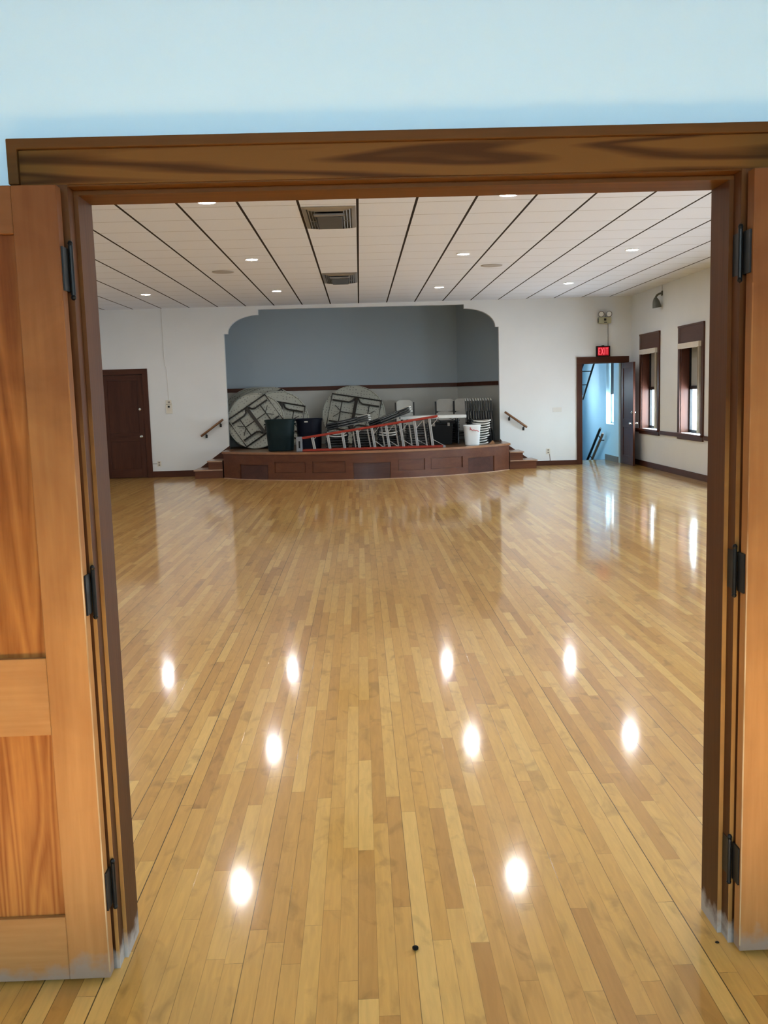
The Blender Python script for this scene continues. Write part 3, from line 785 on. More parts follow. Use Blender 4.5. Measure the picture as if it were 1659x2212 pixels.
# ------------------------------------------------------------------ lamps, vents and speakers in the ceiling
def downlight():
    d = thing('recessed_downlight', 'x', 'ceiling light', (0, 0, HC), group='recessed ceiling downlights')
    MB().lathe([(.078, -.001), (.097, -.001), (.099, -.007), (.090, -.012), (.080, -.008), (.078, -.001)], seg=32).build('trim_ring', TRIMW, d, smooth=True)
    MB().lathe([(.001, -.003), (.079, -.003), (.079, -.006), (.001, -.0085)], seg=32).build('lens', LAMPE, d, smooth=True)
    return d
proto = downlight()
DL = [(-1.465, 9.73, 'lit downlight by the doorway head, on the closed door side of the larger vent'),
      (1.56, 9.73, 'lit downlight by the doorway head, on the window side of the larger vent'),
      (-1.475, 13.77, 'lit downlight midway between the two vents, on the closed door side'),
      (1.55, 13.77, 'lit downlight midway between the two vents, on the window side'),
      (3.985, 13.77, 'lit downlight high above the window wall, nearer the doorway'),
      (-3.90, 17.87, 'lit downlight in the ceiling corner above the closed hall door'),
      (-1.48, 17.87, 'lit downlight just before the stage, on the closed door side'),
      (1.555, 17.95, 'lit downlight just before the stage, on the window side'),
      (3.97, 17.85, 'lit downlight close to the emergency lamp above the exit'),
      (-3.90, 13.77, 'lit downlight hidden behind the door jamb, opposite the window wall'),
      (-3.90, 9.73, 'lit downlight of the first row, over the wall opposite the windows'),
      (3.98, 9.73, 'lit downlight of the first row, over the window wall'),
      (-3.90, 5.70, 'lit downlight just inside the doorway, over the wall opposite the windows'),
      (-1.47, 5.70, 'lit downlight just inside the doorway, above the first door leaf'),
      (1.56, 5.70, 'lit downlight just inside the doorway, above the second door leaf'),
      (3.98, 5.70, 'lit downlight just inside the doorway, over the window wall'),
      (-1.47, 3.66, 'unseen downlight added to brighten the near floor, above the first door leaf'),  # added fill pair for the near floor, outside the regular rows
      (1.56, 3.66, 'unseen downlight added to brighten the near floor, above the second door leaf')]
for i, (x, y, l) in enumerate(DL):
    if i == 0: proto.location = (x, y, HC); proto['label'] = l
    else: dup(proto, (x, y, HC), label=l)

def ring(m, x0, x1, y0, y1, w, za, zb):
    """rectangular collar sloping from the outer edge (za) to the inner edge (zb)"""
    o = [(x0, y0), (x1, y0), (x1, y1), (x0, y1)]; i = [(x0+w, y0+w), (x1-w, y0+w), (x1-w, y1-w), (x0+w, y1-w)]
    vs = [(p[0], p[1], za) for p in o] + [(p[0], p[1], zb) for p in i] + [(p[0], p[1], za-.006) for p in o] + [(p[0], p[1], zb-.006) for p in i]
    fs = []
    for k in range(4):
        l = (k+1) % 4
        fs += [(k, l, 4+l, 4+k), (8+k, 12+k, 12+l, 8+l), (k, 8+k, 8+l, l), (4+k, 4+l, 12+l, 12+k)]
    return m.add(vs, fs)
def vent(x0, x1, y0, y1, label):
    d = thing('ceiling_vent', label, 'vent', ((x0+x1)/2, (y0+y1)/2, HC), group='ceiling vents')
    at = ((x0+x1)/2, (y0+y1)/2, HC)
    ring(MB(), x0, x1, y0, y1, .045, HC-.001, HC-.014).build('outer_frame', VENTM, d, at=at)
    MB().box(x0+.02, x1-.02, y0+.02, y1-.02, HC-.004, HC-.001).build('throat', VENTD, d, at=at)
    for k, (i, dz) in enumerate(((.060, .010), (.092, .014), (.124, .018))):
        ring(MB(), x0+i, x1-i, y0+.05+i*.3, y1-.05-i*.3, .010, HC-.006-dz*.3, HC-.012-dz).build('louver', VENTM, d, at=at)
    i = .150
    MB().box(x0+i, x1-i, y0+.235, y1-.285, HC-.068, HC-.030).build('core_panel', VENTD, d, at=at, bev=.004)
    m = MB().box(x0+i-.03, x1-i+.03, y0+.155, y0+.234, HC-.062, HC-.045)
    m.build('core_edge', VENTM, d, at=at)
    for xx in (x0+.105, x1-.105):
        MB().tube([(xx-.03, (y0+y1)/2, HC-.04), (xx+.03, (y0+y1)/2, HC-.04)], .004, 6).build('damper_rod', VENTM, d, at=at)
    return d
vent(-.548, .022, 10.12, 11.38, 'larger looking square metal ceiling vent just beyond the doorway head')
vent(-.548, .022, 15.52, 16.86, 'metal ceiling vent close to the stage arch')
for x, y, l in ((-2.063, 15.03, 'flat round ceiling speaker on the closed door side of the vents'), (2.141, 15.09, 'flat round ceiling speaker on the window side of the vents')):
    d = thing('ceiling_speaker', l, 'speaker', (x, y, HC), group='round ceiling speakers')
    MB().lathe([(.150, -.001), (.170, -.001), (.168, -.010), (.150, -.012)], seg=36).build('rim', SPKM, d, smooth=True)
    MB().lathe([(.001, -.007), (.152, -.007), (.150, -.010), (.001, -.013)], seg=36).build('grille', SPKM, d, smooth=True)

# ------------------------------------------------------------------ fittings on the far wall
Y = YB
d = thing('exit_sign', 'lit red EXIT sign standing on the exit door casing', 'sign', (5.345, Y, 2.352)); at = (5.345, Y, 2.352)
m = MB().box(5.195, 5.495, Y-.075, Y-.001, 2.352, 2.372).box(5.195, 5.495, Y-.075, Y-.001, 2.557, 2.577).box(5.195, 5.222, Y-.075, Y-.001, 2.37, 2.56).box(5.468, 5.495, Y-.075, Y-.001, 2.37, 2.56)
m.box(5.21, 5.48, Y-.06, Y-.001, 2.365, 2.565)
m.build('housing', BLACKP, d, at=at, bev=.003)
MB().box(5.222, 5.468, Y-.068, Y-.0605, 2.372, 2.557).build('face', SIGNR, d, at=at)
def stroke_letter(m, ch, x, z, w, h, t, ya, yb):
    bar = lambda a, b, c, e: m.box(x+a*w, x+b*w, ya, yb, z+c*h, z+e*h)
    if ch == 'E':
        m.box(x, x+t, ya, yb, z, z+h)
        for q in (0, .5, 1): m.box(x+t, x+w*(.8 if q == .5 else 1), ya, yb, z+q*(h-t*.8), z+q*(h-t*.8)+t*.8)
    if ch == 'X':
        for s in (1, -1):
            a, b = (x, x+w) if s > 0 else (x+w, x)
            m.prism([(a-t*.55, z), (a+t*.55, z), (b+t*.55, z+h), (b-t*.55, z+h)], 'y', ya, yb)
    if ch == 'I': m.box(x, x+t, ya, yb, z, z+h)
    if ch == 'T':
        m.box(x+w/2-t/2, x+w/2+t/2, ya, yb, z, z+h-t*.8); m.box(x, x+w, ya, yb, z+h-t*.8, z+h)
for ch, x in (('E', 5.238), ('X', 5.302), ('I', 5.370), ('T', 5.402)):
    m = MB(); stroke_letter(m, ch, x, 2.392, .048, .145, .017, Y-.071, Y-.0685)
    m.build('letter', SIGNL, d, at=at)
MB().box(5.32, 5.37, Y-.05, Y-.01, 2.577, 2.592).build('top_bracket', BLACKP, d, at=at)
tag(MB().tube([(5.462, Y-.014, 2.5775), (5.462, Y-.014, 3.058)], .0075, 8).build('conduit', GREYM, at=(5.462, Y, 2.58)), 'thin grey conduit from the EXIT sign up to the emergency lamp', 'conduit')
d = thing('emergency_light', 'cream twin headed emergency lamp high above the exit door', 'emergency light', (5.375, Y, 3.06)); at = (5.375, Y, 3.06)
MB().box(5.237, 5.512, Y-.10, Y-.001, 3.060, 3.192).build('body', CREAM, d, at=at, bev=.006)
MB().box(5.230, 5.237, Y-.08, Y-.03, 3.08, 3.17).build('side_catch', BLACKP, d, at=at)
MB().box(5.352, 5.402, Y-.103, Y-.1005, 3.118, 3.165).build('test_window', DARKM, d, at=at)
MB().box(5.355, 5.420, Y-.103, Y-.1005, 3.076, 3.090).build('nameplate', BLACKP, d, at=at)
for x in (5.296, 5.466):
    Rm = Matrix.Translation((x, Y-.05, 3.262)) @ Matrix.Rotation(PI/2+.12, 4, 'X')
    h = MB().lathe([(.018, -.045), (.045, -.03), (.064, .02), (.066, .045), (.056, .048), (.052, .040)], Rm, 24).build('lamp_head', GREYM, d, at=at, smooth=True)
    MB().lathe([(.001, .046), (.03, .044), (.0535, .040), (.0535, .036), (.001, .036)], Rm, 24).build('lens', LENSM, h, at=at, smooth=True)
    MB().tube([(x, Y-.05, 3.190), (x, Y-.05, 3.215)], .012, 8).build('swivel', GREYM, d, at=at)
d = thing('control_plate', 'ivory wall control plate with a dark button beside the closed hall door', 'wall control', (-4.155, Y, 1.38)); at = (-4.155, Y, 1.38)
MB().box(-4.225, -4.085, Y-.022, Y-.001, 1.385, 1.585).build('plate', IVORY, d, at=at, bev=.004)
MB().box(-4.215, -4.095, Y-.045, Y-.001, 1.590, 1.678).build('upper_box', IVORY, d, at=at, bev=.004)
MB().box(-4.178, -4.138, Y-.030, Y-.0225, 1.515, 1.555).build('button', BLACKP, d, at=at)
MB().box(-4.17, -4.12, Y-.048, Y-.0455, 1.615, 1.650).build('dial', GREYM, d, at=at)
tag(MB().tube([(-4.155, Y-.006, 1.679), (-4.165, Y-.006, 2.35), (-4.20, Y-.006, 2.45), (-4.215, Y-.006, HC-.002)], .006, 6).build('wall_cable', WPLATE, at=(-4.16, Y, 1.68)), 'thin painted cable running up the wall above the control plate', 'cable')
def outlet(x, z, label, cable):
    d = thing('wall_outlet', label, 'outlet', (x, Y, z-.06), group='outlets on the far wall'); at = (x, Y, z-.06)
    MB().box(x-.042, x+.042, Y-.010, Y-.001, z-.060, z+.060).build('plate', IVORY, d, at=at, bev=.003)
    for q in (-.027, .027): MB().box(x-.018, x+.018, Y-.013, Y-.0105, z+q-.015, z+q+.015).build('socket', GREYM, d, at=at)
    MB().tube(cable, .006, 6).build('cable', GREYM, d, at=at)
outlet(-4.440, .296, 'ivory wall outlet low beside the closed hall door', [(-4.484, Y-.006, .30), (-4.58, Y-.006, .30)])
outlet(4.135, .315, 'pale wall outlet low between stage steps and exit door', [(4.165, Y-.006, .252), (4.172, Y-.006, .20), (4.180, Y-.006, .108)])
tag(MB().box(4.245, 4.440, Y-.008, Y-.001, 1.175, 1.275).build('cover_plate', WPLATE, at=(4.34, Y, 1.175), bev=.003), 'wide painted cover plate on the wall near the exit door', 'cover plate')

def handrail(x0, z0, x1, z1, label):
    d = thing('handrail', label, 'handrail', ((x0+x1)/2, Y, min(z0, z1)), group='short stage handrails'); at = ((x0+x1)/2, Y, min(z0, z1))
    a, b = Vector((x0, Y-.085, z0)), Vector((x1, Y-.085, z1))
    u = (b-a).normalized()
    MB().tube([a, a+u*.012, b-u*.012, b], [.018, .025, .025, .018], 12).build('rail', RAILW, d, at=at, smooth=True)
    for f in (.22, .86):
        p = a.lerp(b, f)
        q = MB().tube([p+Vector((0, 0, -.022)), p+Vector((0, .01, -.055)), p+Vector((0, .05, -.080)), p+Vector((0, .078, -.085))], .011, 8)
        q.box(p.x-.022, p.x+.022, Y-.010, Y-.001, p.z-.12, p.z-.05)
        q.build('bracket', BLACKM, d, at=at)
handrail(-3.485, .872, -2.985, 1.228, 'short wooden handrail on the wall beside the steps by the closed hall door')
handrail(3.168, 1.212, 3.655, .862, 'short wooden handrail on the wall beside the steps near the exit')

# ------------------------------------------------------------------ wall lamp and blinds on the window wall
d = thing('wall_lamp', 'grey bell shaped lamp high on the wall between the two windows', 'lamp', (XRW, 18.6, 3.2)); at = (XRW, 18.6, 3.2)
Rm = Matrix.Translation((XRW-.105, 18.60, 3.20)) @ Matrix.Rotation(-.16, 4, 'Y')
MB().lathe([(.082, 0), (.086, .004), (.080, .05), (.066, .12), (.048, .165), (.034, .185), (.026, .20), (.001, .205)], Rm, 24).build('shade', LAMPG, d, at=at, smooth=True)
MB().lathe([(.001, .03), (.045, .02), (.076, .006), (.076, .002), (.001, .002)], Rm, 24).build('reflector', GREYM, d, at=at)
MB().tube([(XRW-.132, 18.60, 3.40), (XRW-.10, 18.60, 3.445), (XRW-.05, 18.60, 3.47), (XRW-.015, 18.60, 3.475)], .020, 8).build('arm', LAMPG, d, at=at, smooth=True)
MB().box(XRW-.018, XRW-.001, 18.56, 18.64, 3.43, 3.52).build('mount', LAMPG, d, at=at, bev=.004)
MB().tube([(XRW-.008, 18.60, 3.521), (XRW-.008, 18.60, HC-.002)], .007, 6).build('cable', WPLATE, d, at=at)

def vertical_blind(yc, label):
    d = thing('vertical_blind', label, 'blind', (XRW, yc, .83), group='drawn back vertical blinds'); at = (XRW, yc, .83)
    MB().box(XRW-.075, XRW+.02, yc-OPH+.012, yc+OPH-.012, 2.345, 2.438).build('valance', VALANCE, d, at=at, bev=.004)
    for k in range(6):
        y = yc-OPH+.040+k*.022
        c = Matrix.Translation((XRW-.005, y, 0)) @ Matrix.Rotation(.35, 4, 'Z')
        MB().box(-.040, .040, -.0012, .0012, .835, 2.344, c).build('vane', VANE, d, at=at)
    MB().tube([(XRW-.06, yc-OPH+.02, 2.344), (XRW-.06, yc-OPH+.02, 1.25)], .004, 6).build('wand', VALANCE, d, at=at)
vertical_blind(19.35, 'beige vertical blind drawn aside in the window by the exit door')
vertical_blind(16.93, 'beige vertical blind drawn aside in the second window from the exit')

# ------------------------------------------------------------------ stairwell rails
d = thing('stair_handrail', 'dark pair of handrail bars descending along the stairwell wall', 'handrail', (5.62, 22.4, -.3)); at = (5.62, 22.4, -.3)
for k, (dx, dz, r) in enumerate(((0, .06, .030), (.06, -.06, .030))):
    a, b = Vector((5.58+dx, 21.80, .68+dz)), Vector((5.58+dx, 23.6, -.50+dz))
    MB().tube([a, a.lerp(b, .03), b], [.022, r, r], 10).build('rail', BLACKM if k == 0 else RAILW, d, at=at, smooth=True)
for f in (.15, .6):
    p = Vector((5.61, 21.80, .68)).lerp(Vector((5.61, 23.6, -.5)), f)
    MB().tube([p+Vector((0, 0, .05)), p+Vector((.06, 0, -.06)), p+Vector((.13, 0, -.06))], .012, 6).build('bracket', BLACKM, d, at=at)
d = thing('stair_railing', 'black slanted railing of the upper stair flight seen through the exit', 'railing', (5.3, 22.6, 1.4)); at = (5.3, 22.6, 1.4)
def sl(a, b): return MB().tube([a, b], .022, 8)
sl((5.355, 22.6, 1.40), (5.80-.1, 22.6, 2.47)).build('stringer', BLACKM, d, at=at)
sl((5.02, 22.6, 1.40), (5.50, 22.6, 2.55)).build('stringer', BLACKM, d, at=at)
for z in (1.755, 2.075, 2.40):
    x = 5.355+(z-1.40)*.322
    MB().tube([(x-.34, 22.6, z), (x, 22.6, z)], .012, 6).build('crossbar', BLACKM, d, at=at)
MB().tube([(5.10, 22.6, 1.60), (5.10, 22.6, 4.59)], .02, 8).build('post', BLACKM, d, at=at)

# ------------------------------------------------------------------ stage store: round tables
ZD = .556
def round_table(r, centre, lean, yaw, roll, label, frame=True):
    """leaning on its rim, underside to the hall; local z = underside normal"""
    d = thing('round_table', label, 'table', (0, 0, 0), group='round folding tables on the stage')
    MB().lathe([(.001, -.020), (r-.02, -.020), (r-.004, -.014), (r, 0), (r-.003, .018), (r-.022, .022), (r-.032, .006), (.001, .006)], seg=56).build('tabletop', TABLEP, d, smooth=True)
    if frame:
        hu, hv = .79*r, .585*r
        m = MB().tube([(-hu, -hv, .032), (hu, -hv, .032), (hu, hv, .032), (-hu, hv, .032)], .019, 8, closed=True)
        m.build('frame', DARKM, d)
        MB().box(-.034, .034, -hv, hv, .010, .055).build('centre_beam', DARKM, d, bev=.004)
        for s in (-1, 1):
            pts = [(s*hu*.94, hv*.62, .060)]
            pts += [(s*hu*.28, hv*.62, .060), (s*hu*.16, hv*.70, .060), (s*.04, hv*.90, .060)]
            MB().tube(pts, .019, 8).build('leg', DARKM, d)
            pts = [(s*hu*.94, -hv*.62, .060), (s*hu*.28, -hv*.62, .060), (s*hu*.16, -hv*.70, .060), (s*.04, -hv*.90, .060)]
            MB().tube(pts, .019, 8).build('leg', DARKM, d)
            MB().tube([(s*hu*.55, -hv*.62, .058), (s*hu*.55, hv*.62, .058)], .011, 8).build('crossbar', DARKM, d)
            m = MB().tube([(s*.03, 0, .050), (s*hu*.55, 0, .056)], .010, 8).tube([(s*hu*.55, .02, .056), (s*hu*.80, hv*.34, .045)], .008, 6).tube([(s*hu*.55, -.02, .056), (s*hu*.80, -hv*.34, .045)], .008, 6)
            m.build('brace', DARKM, d)
    # orientation: disc normal -y leaning back
    Mx = Matrix.Rotation(yaw, 4, 'Z') @ Matrix.Rotation(PI/2-lean, 4, 'X') @ Matrix.Rotation(roll, 4, 'Z')
    x, y = centre
    cz = ZD + r*math.cos(lean) + .022*math.sin(lean)
    cp = Vector((0, r*math.sin(lean), 0)); cp.rotate(Euler((0, 0, yaw)))
    d.location = (x+cp.x, y+cp.y, cz); d.rotation_euler = Mx.to_euler()
    return d
rd = math.radians
ys0 = [21.33, 21.265, 21.20, 21.135]
lb = ['bare round table standing deepest in the row behind the tilted one', 'round table second deepest in the row behind the tilted one',
      'round table third deepest in the row behind the tilted one', 'round table with its whole upper rim showing behind the tilted one']
for x, y, l in zip((-2.42, -2.30, -2.18, -2.06), ys0, lb):
    round_table(.73, (x, y), rd(23), 0, rd(30), l, frame=(y < 21.15))
round_table(.66, (-1.78, 20.94), rd(19), rd(8), rd(-12), 'round table turned sideways between the tilted table and the dark bins')
round_table(.635, (-2.31, 20.725), rd(17), rd(-1), rd(34.6), 'tilted round table beside the arch edge with its folded legs showing')
round_table(.73, (-.145, 21.46), rd(25), 0, rd(-11), 'large round table leaning alone against the middle of the stage wall')

# bins
def bin_(name, label, x, y, rb, rtop, h, mat, cat='bin', sx=1.0, sy=1.0, power=2.0, z=ZD):
    d = thing(name, label, cat, (x, y, z))
    MB().lathe([(rb*.9, 0), (rb, .012), (rtop*.97, h-.05), (rtop*.975, h-.02), (rtop*.93, h-.02), (rb*.92, .03), (.001, .03)], seg=40, sx=sx, sy=sy, power=power).build('body', mat, d, smooth=True)
    MB().lathe([(rtop*.94, h-.05), (rtop*1.02, h-.05), (rtop*1.03, h-.008), (rtop, h), (rtop*.94, h-.006), (rtop*.94, h-.05)], seg=40, sx=sx, sy=sy, power=power).build('rim', mat, d, smooth=True)
    return d
g = bin_('trash_bin', 'dark green plastic bin in front of the tilted round table', -1.685, 19.80, .262, .312, .655, GREENB, power=3.0)
for a in (-1, 1):
    MB().box(a*.31-.02, a*.31+.02, -.05, .05, .54, .575).build('grip', GREENB, g, bev=.004)
for k in range(4):
    MB().box(.245+.012*k, .262+.012*k, -.06, -.03, .14+.085*k, .16+.085*k).build('rib', GREYM, g)
nb = bin_('storage_barrel', 'navy blue plastic barrel with a small white sticker', -1.095, 20.12, .245, .282, .650, NAVYB, power=2.6)
MB().box(-.085, -.01, -.2795, -.276, .575, .610).build('sticker', IVORY, nb)
wb = bin_('waste_bin', 'slim white waste bin with a red tie near the stage edge', 2.335, 19.72, .145, .178, .425, WHITEB, power=3.6, sy=.8)
pts = [(-.05+.018*i, -.146-.002*(i % 2), .335+.012*math.sin(i*1.9)-.004*i) for i in range(11)]
MB().tube(pts, .006, 6).tube([(-.055, -.146, .385), (-.045, -.147, .35), (-.06, -.146, .32)], .005, 6).build('red_tie', REDINK, wb)

# ------------------------------------------------------------------ folding chairs
def make_chair():
    """folded flat: x width, y from the feet (0) to the top of the back (0.95), z thickness"""
    d = thing('folding_chair', 'x', 'chair', (0, 0, 0))
    def back(u, v):
        x = (u-.5)*.375
        rnd_ = max(0, abs(u-.5)*2-.55)/.45
        y = .67+.285*v - (.055*rnd_**2 if v > .99 else .055*rnd_**2*v)
        return (x, y, .036+.028*(1-(2*u-1)**2)*-1), (0, 0, 1)
    MB().grid(back, 14, 6, .024).build('backrest', WHITEP, d, smooth=True)
    def seat(u, v):
        k = abs(u-.5)*2
        x = (u-.5)*(.40+.02*math.sin(v*PI))
        y = .245+.385*v + (.045*(1-k**2) if v > .5 else -.03*(1-k**2))*abs(2*v-1)
        return (x, y, .012+.010*k**2), (0, 0, 1)
    MB().grid(seat, 12, 6, .022).build('seat', WHITEP, d, smooth=True)
    for s in (-1, 1):
        MB().box(s*.212-.017, s*.212+.017, 0, .90, .020, .042).build('front_leg', CHAIRM, d)
        MB().tube([(s*.188, .0, .010), (s*.188, .52, .010)], .0115, 6).build('rear_leg', CHAIRM, d)
    MB().tube([(-.212, .16, .030), (.212, .16, .030)], .009, 6).build('stretcher', CHAIRM, d)
    MB().tube([(-.188, .10, .010), (.188, .10, .010)], .009, 6).build('stretcher', CHAIRM, d)
    return d
chair0 = make_chair()
used = [False]
def chair(loc, rot, label, group):
    if not used[0]:
        used[0] = True; c = chair0; c.location = loc; c.rotation_euler = rot; c['label'] = label; c['group'] = group; return c
    return dup(chair0, loc, rot, label, group)
ORD = ['bottom', 'second lowest', 'third lowest', 'fourth lowest', 'fifth lowest', 'sixth lowest', 'seventh lowest', 'eighth lowest', 'ninth lowest', 'tenth lowest', 'eleventh lowest']
def flat_pile(x, y, n, pitch, rz, where, group, flip=0.0, dx=0, dy=0, jit=.012, z=ZD):
    rz0 = rz
    for k in range(n):
        a = rz0 + random.uniform(-.03, .03) + (PI if random.random() < float(flip) else 0)
        px_, py_ = x+dx*k+random.uniform(-jit, jit), y+dy*k+random.uniform(-jit, jit)
        o = Vector((0, -.475, 0)); o.rotate(Euler((0, 0, a)))
        l = ('top' if k == n-1 else ORD[k]) + ' folded chair of the flat pile ' + where
        chair((px_+o.x, py_+o.y, z+.002+k*pitch), (0, 0, a), l, group)
flat_pile(-.50, 20.02, 7, .052, 0, 'behind the narrow end of the ladder', 'chairs piled behind the narrow ladder end', flip=.35)
flat_pile(.045, 20.02, 8, .050, 0, 'behind the middle of the ladder', 'chairs piled behind the ladder middle')
flat_pile(.585, 20.02, 9, .050, 0, 'behind the wide half of the ladder', 'chairs piled behind the wide half of the ladder', flip=.4)
flat_pile(1.205, 20.25, 9, .051, 0, 'under the white table', 'chairs piled under the white table')
flat_pile(1.95, 21.17, 10, .052, 0, 'just beyond the white table end', 'chairs piled beyond the white table')
flat_pile(2.51, 20.43, 10, .052, PI, 'behind the slim white bin', 'white chairs piled behind the slim bin', dx=.008)
# chairs thrown on top of the piles, tilted along the stage
def tilted(cx, cy, cz, tilt, n, where, group, tw=.0):
    for k in range(n):
        Rm = Euler((0, 0, tw)).to_matrix() @ Matrix.Rotation(-tilt, 3, 'Y') @ Matrix.Rotation(-PI/2, 3, 'Z')
        o = Rm @ Vector((0, -.475, k*.048))
        chair((cx+o.x, cy+o.y, cz+o.z), Rm.to_euler(), ('lower', 'middle', 'upper')[k] + ' of three chairs tilted on top ' + where, group)
tilted(-.235, 19.93, 1.035, rd(11.5), 3, 'behind the narrow end of the ladder', 'chairs tilted above the ladder narrow end')
tilted(.66, 20.0, 1.12, rd(20), 3, 'behind the wide half of the ladder', 'chairs tilted above the ladder wide half', tw=.03)
# chairs standing folded against the rear wall
def upright(x, y, rz, lean, label, group):
    Rm = Matrix.Rotation(rz, 3, 'Z') @ Matrix.Rotation(PI/2+0-lean, 3, 'X')
    chair((x, y, ZD+.012), Rm.to_euler(), label, group)
upright(1.04, 21.95, 0, rd(6), 'white backed chair standing alone next to the leaning round table', 'chairs standing against the stage wall')
upright(1.975, 21.95, 0, rd(6), 'white backed chair standing above the middle of the white table', 'chairs standing against the stage wall')
upright(2.02, 22.06, 0, rd(6), 'chair half hidden behind the one above the white table', 'chairs standing against the stage wall')
upright(2.385, 21.80, .04, rd(6), 'white backed chair standing in front of the row of upright chairs', 'chairs standing against the stage wall')
upright(2.415, 21.91, .04, rd(6), 'chair half hidden behind the one in front of the upright row', 'chairs standing against the stage wall')
oc = ['first', 'second', 'third', 'fourth', 'fifth', 'sixth', 'seventh', 'eighth', 'ninth', 'tenth', 'eleventh', 'twelfth', 'thirteenth']
for k in range(11):
    upright(2.40+k*.0565, 21.20+random.uniform(-.03, .03)-k*.006, rd(81), rd(3),
            '%s folded chair in the upright row, counted from the white table towards the arch edge' % oc[k], 'upright row of folded chairs')

# white folding table
d = thing('folding_table', 'long white folding table standing behind the wide end of the ladder', 'table', (1.55, 20.38, ZD)); at = (1.55, 20.38, ZD)
MB().box(.85, 2.265, 20.08, 20.70, 1.122, 1.190).build('tabletop', TABLET, d, at=at, bev=.012)
for x in (.90, 2.09):
    for y in (20.16, 20.62):
        MB().tube([(x, y, ZD+.004), (x, y, 1.121)], .014, 8).build('leg', CHAIRM, d, at=at)
    MB().tube([(x, 20.16, ZD+.12), (x, 20.62, ZD+.12)], .010, 6).build('stretcher', CHAIRM, d, at=at)
    MB().tube([(x, 20.62, 1.045), (x+(.16 if x < 1.5 else -.16), 20.62, 1.119)], .008, 6).build('brace', CHAIRM, d, at=at)
# black crate under it
d = thing('storage_crate', 'black lidded crate under the white folding table', 'crate', (1.73, 20.40, ZD)); at = (1.73, 20.40, ZD)
MB().prism([(1.50, ZD+.001), (1.96, ZD+.001), (1.99, ZD+.44), (1.47, ZD+.44)], 'y', 20.20, 20.57).build('body', BLACKP, d, at=at, bev=.012)
MB().box(1.455, 2.005, 20.185, 20.59, ZD+.44, ZD+.475).build('lid', BLACKP, d, at=at, bev=.010)
for x in (1.57, 1.89): MB().box(x-.025, x+.025, 20.180, 20.1845, ZD+.40, ZD+.47).build('latch', GREYM, d, at=at)
tag(MB().prism([(2.70, ZD+.001), (2.83, ZD+.001), (2.82, ZD+.05), (2.78, ZD+.08)], 'y', 19.84, 19.89).build('wood_wedge', NOSEW, at=(2.76, 19.865, ZD)), 'small wooden wedge lying near the stage edge below the upright chairs', 'wedge')

# ------------------------------------------------------------------ step ladder lying on its side along the stage front
lad = thing('step_ladder', 'red step ladder lying on its side along the stage front', 'ladder', (.2, 19.12, ZD)); at = (.2, 19.12, ZD)
def lrail(y0, y1, top, name, x0, x1, z0, z1, lean):
    hh = .042
    if top:
        m = MB().prism([(x0, z0-hh), (x1, z1-hh), (x1, z1), (x0, z0)], 'y', y0, y1)
    else:
        m = MB().prism([(x0, ZD+.011), (x1, ZD+.011), (x1, ZD+.011+hh), (x0, ZD+.011+hh)], 'y', y0, y1)
    m.build(name, RED, lad, at=at, bev=.004)
def ztop(x): return .852 + (x+1.24)*(1.222-.852)/(1.565+1.24)
lrail(19.06, 19.15, True, 'front_rail', -1.235, 1.565, ztop(-1.235), ztop(1.565), 0)
lrail(19.06, 19.15, False, 'front_rail', -1.235, 1.69, 0, 0, 0)
lrail(19.19, 19.25, True, 'rear_rail', -1.16, 1.55, ztop(-1.16)-.012, ztop(1.55)-.012, 0)
lrail(19.19, 19.25, False, 'rear_rail', -1.16, 1.66, 0, 0, 0)
MB().box(-1.312, -1.192, 19.03, 19.28, ZD+.008, .862).build('top_cap', CAPG, lad, at=at, bev=.012)
MB().box(-1.262, -1.232, 19.026, 19.0295, .64, .78).build('cap_label', BLACKP, lad, at=at)
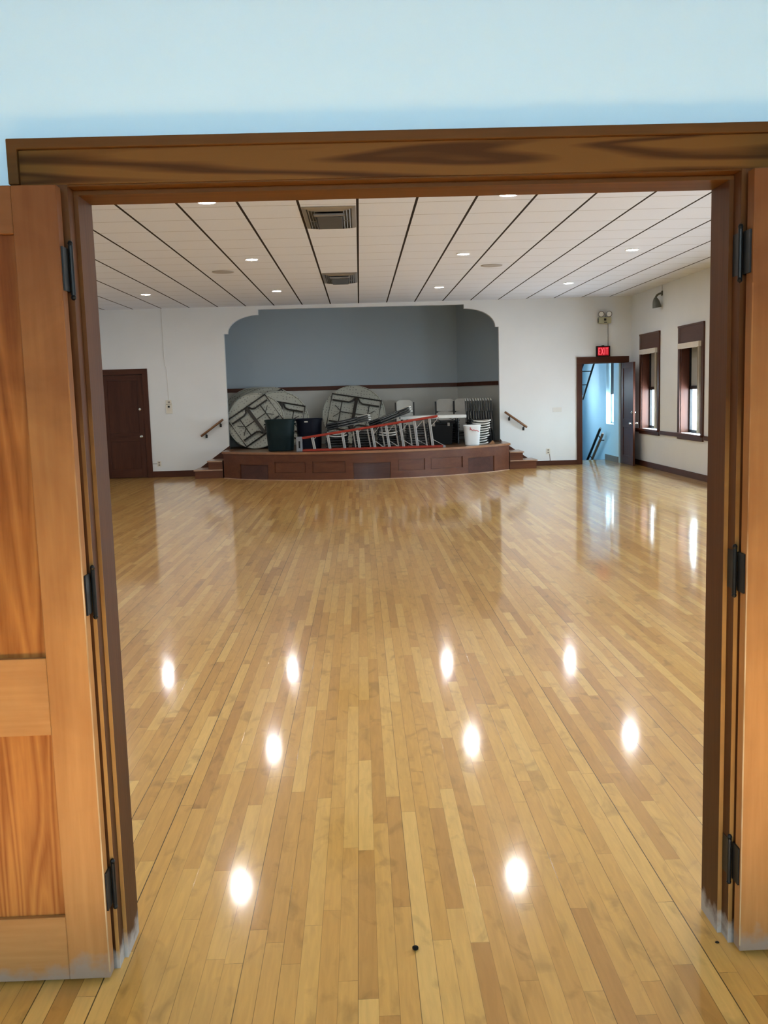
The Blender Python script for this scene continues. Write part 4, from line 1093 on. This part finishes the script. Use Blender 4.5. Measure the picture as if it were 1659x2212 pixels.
for k, (xb, xt) in enumerate(((-.944, -.985), (-.634, -.672), (-.334, -.375), (-.032, -.075), (.279, .222), (.571, .515), (.863, .80), (1.146, 1.09), (1.457, 1.395))):
    zt = ztop(xt)-.044
    m = MB().prism([(xb-.026, ZD+.054), (xb+.026, ZD+.054), (xt+.026, zt+.006), (xt-.026, zt)], 'y', 19.065, 19.145)
    st_ = m.build('step', ALU, lad, at=at, bev=.003)
    m = MB().prism([(xb-.008, ZD+.056), (xb+.008, ZD+.056), (xt+.008, zt), (xt-.008, zt)], 'y', 19.0615, 19.0645)
    m.build('tread_groove', CAPG, st_, at=at)
    if k >= 4:
        l = .10+.012*k
        for dy in (19.075, 19.135):
            MB().tube([(xt+.02+ (xb-xt)*.22, dy, zt-.10-.008*k), (xt+l, dy, ztop(xt+l)-.05)], .0055, 6).build('brace', ALU, lad, at=at)
            MB().tube([(xb+.015, dy, ZD+.17), (xb+l+.02, dy, ZD+.056)], .0055, 6).build('brace', ALU, lad, at=at)
    elif k in (0, 2, 3):
        MB().tube([(xt+.02, 19.07, zt-.05), (xt+.075, 19.07, ztop(xt+.075)-.045)], .007, 6).build('brace', ALU, lad, at=at)
    if k in (3, 4, 5, 6, 7, 8):
        dx = -.062-.006*k if k else .055
        zt2 = ztop(xt+dx)-.058
        MB().prism([(xb+dx-.014, ZD+.054), (xb+dx+.014, ZD+.054), (xt+dx+.014, zt2+.004), (xt+dx-.014, zt2)], 'y', 19.20, 19.24).build('rear_bar', ALU, lad, at=at)
for y0, y1 in ((19.05, 19.16), (19.18, 19.26)):
    MB().box(1.66, 1.715, y0, y1, ZD+.002, ZD+.050).build('foot', CAPG, lad, at=at, bev=.004)

# ------------------------------------------------------------------ bits on the floor by the doorway
def chip(name, x, y, r, h, label, mat):
    random.seed(int(x*1000))
    m = MB().lathe([(r*.6, 0), (r, h*.2), (r*.95, h*.8), (r*.55, h)], Matrix.Rotation(.5, 4, 'Z'), 7)
    m.v = [(px_+random.uniform(-.12, .12)*r, py_*.75, pz) for px_, py_, pz in m.v]
    m.v = [(px_+x, py_+y, pz+.0005) for px_, py_, pz in m.v]
    tag(m.build(name, mat, at=(x, y, 0), smooth=True), label, 'debris')
chip('rubber_plug', .1165, 2.664, .0095, .013, 'tiny black rubber plug lying on the floorboards in the doorway', BLACKP)
chip('wood_chip', 1.030, 2.634, .006, .005, 'tiny dark chip on the floor beside the door jamb foot', DARKM)
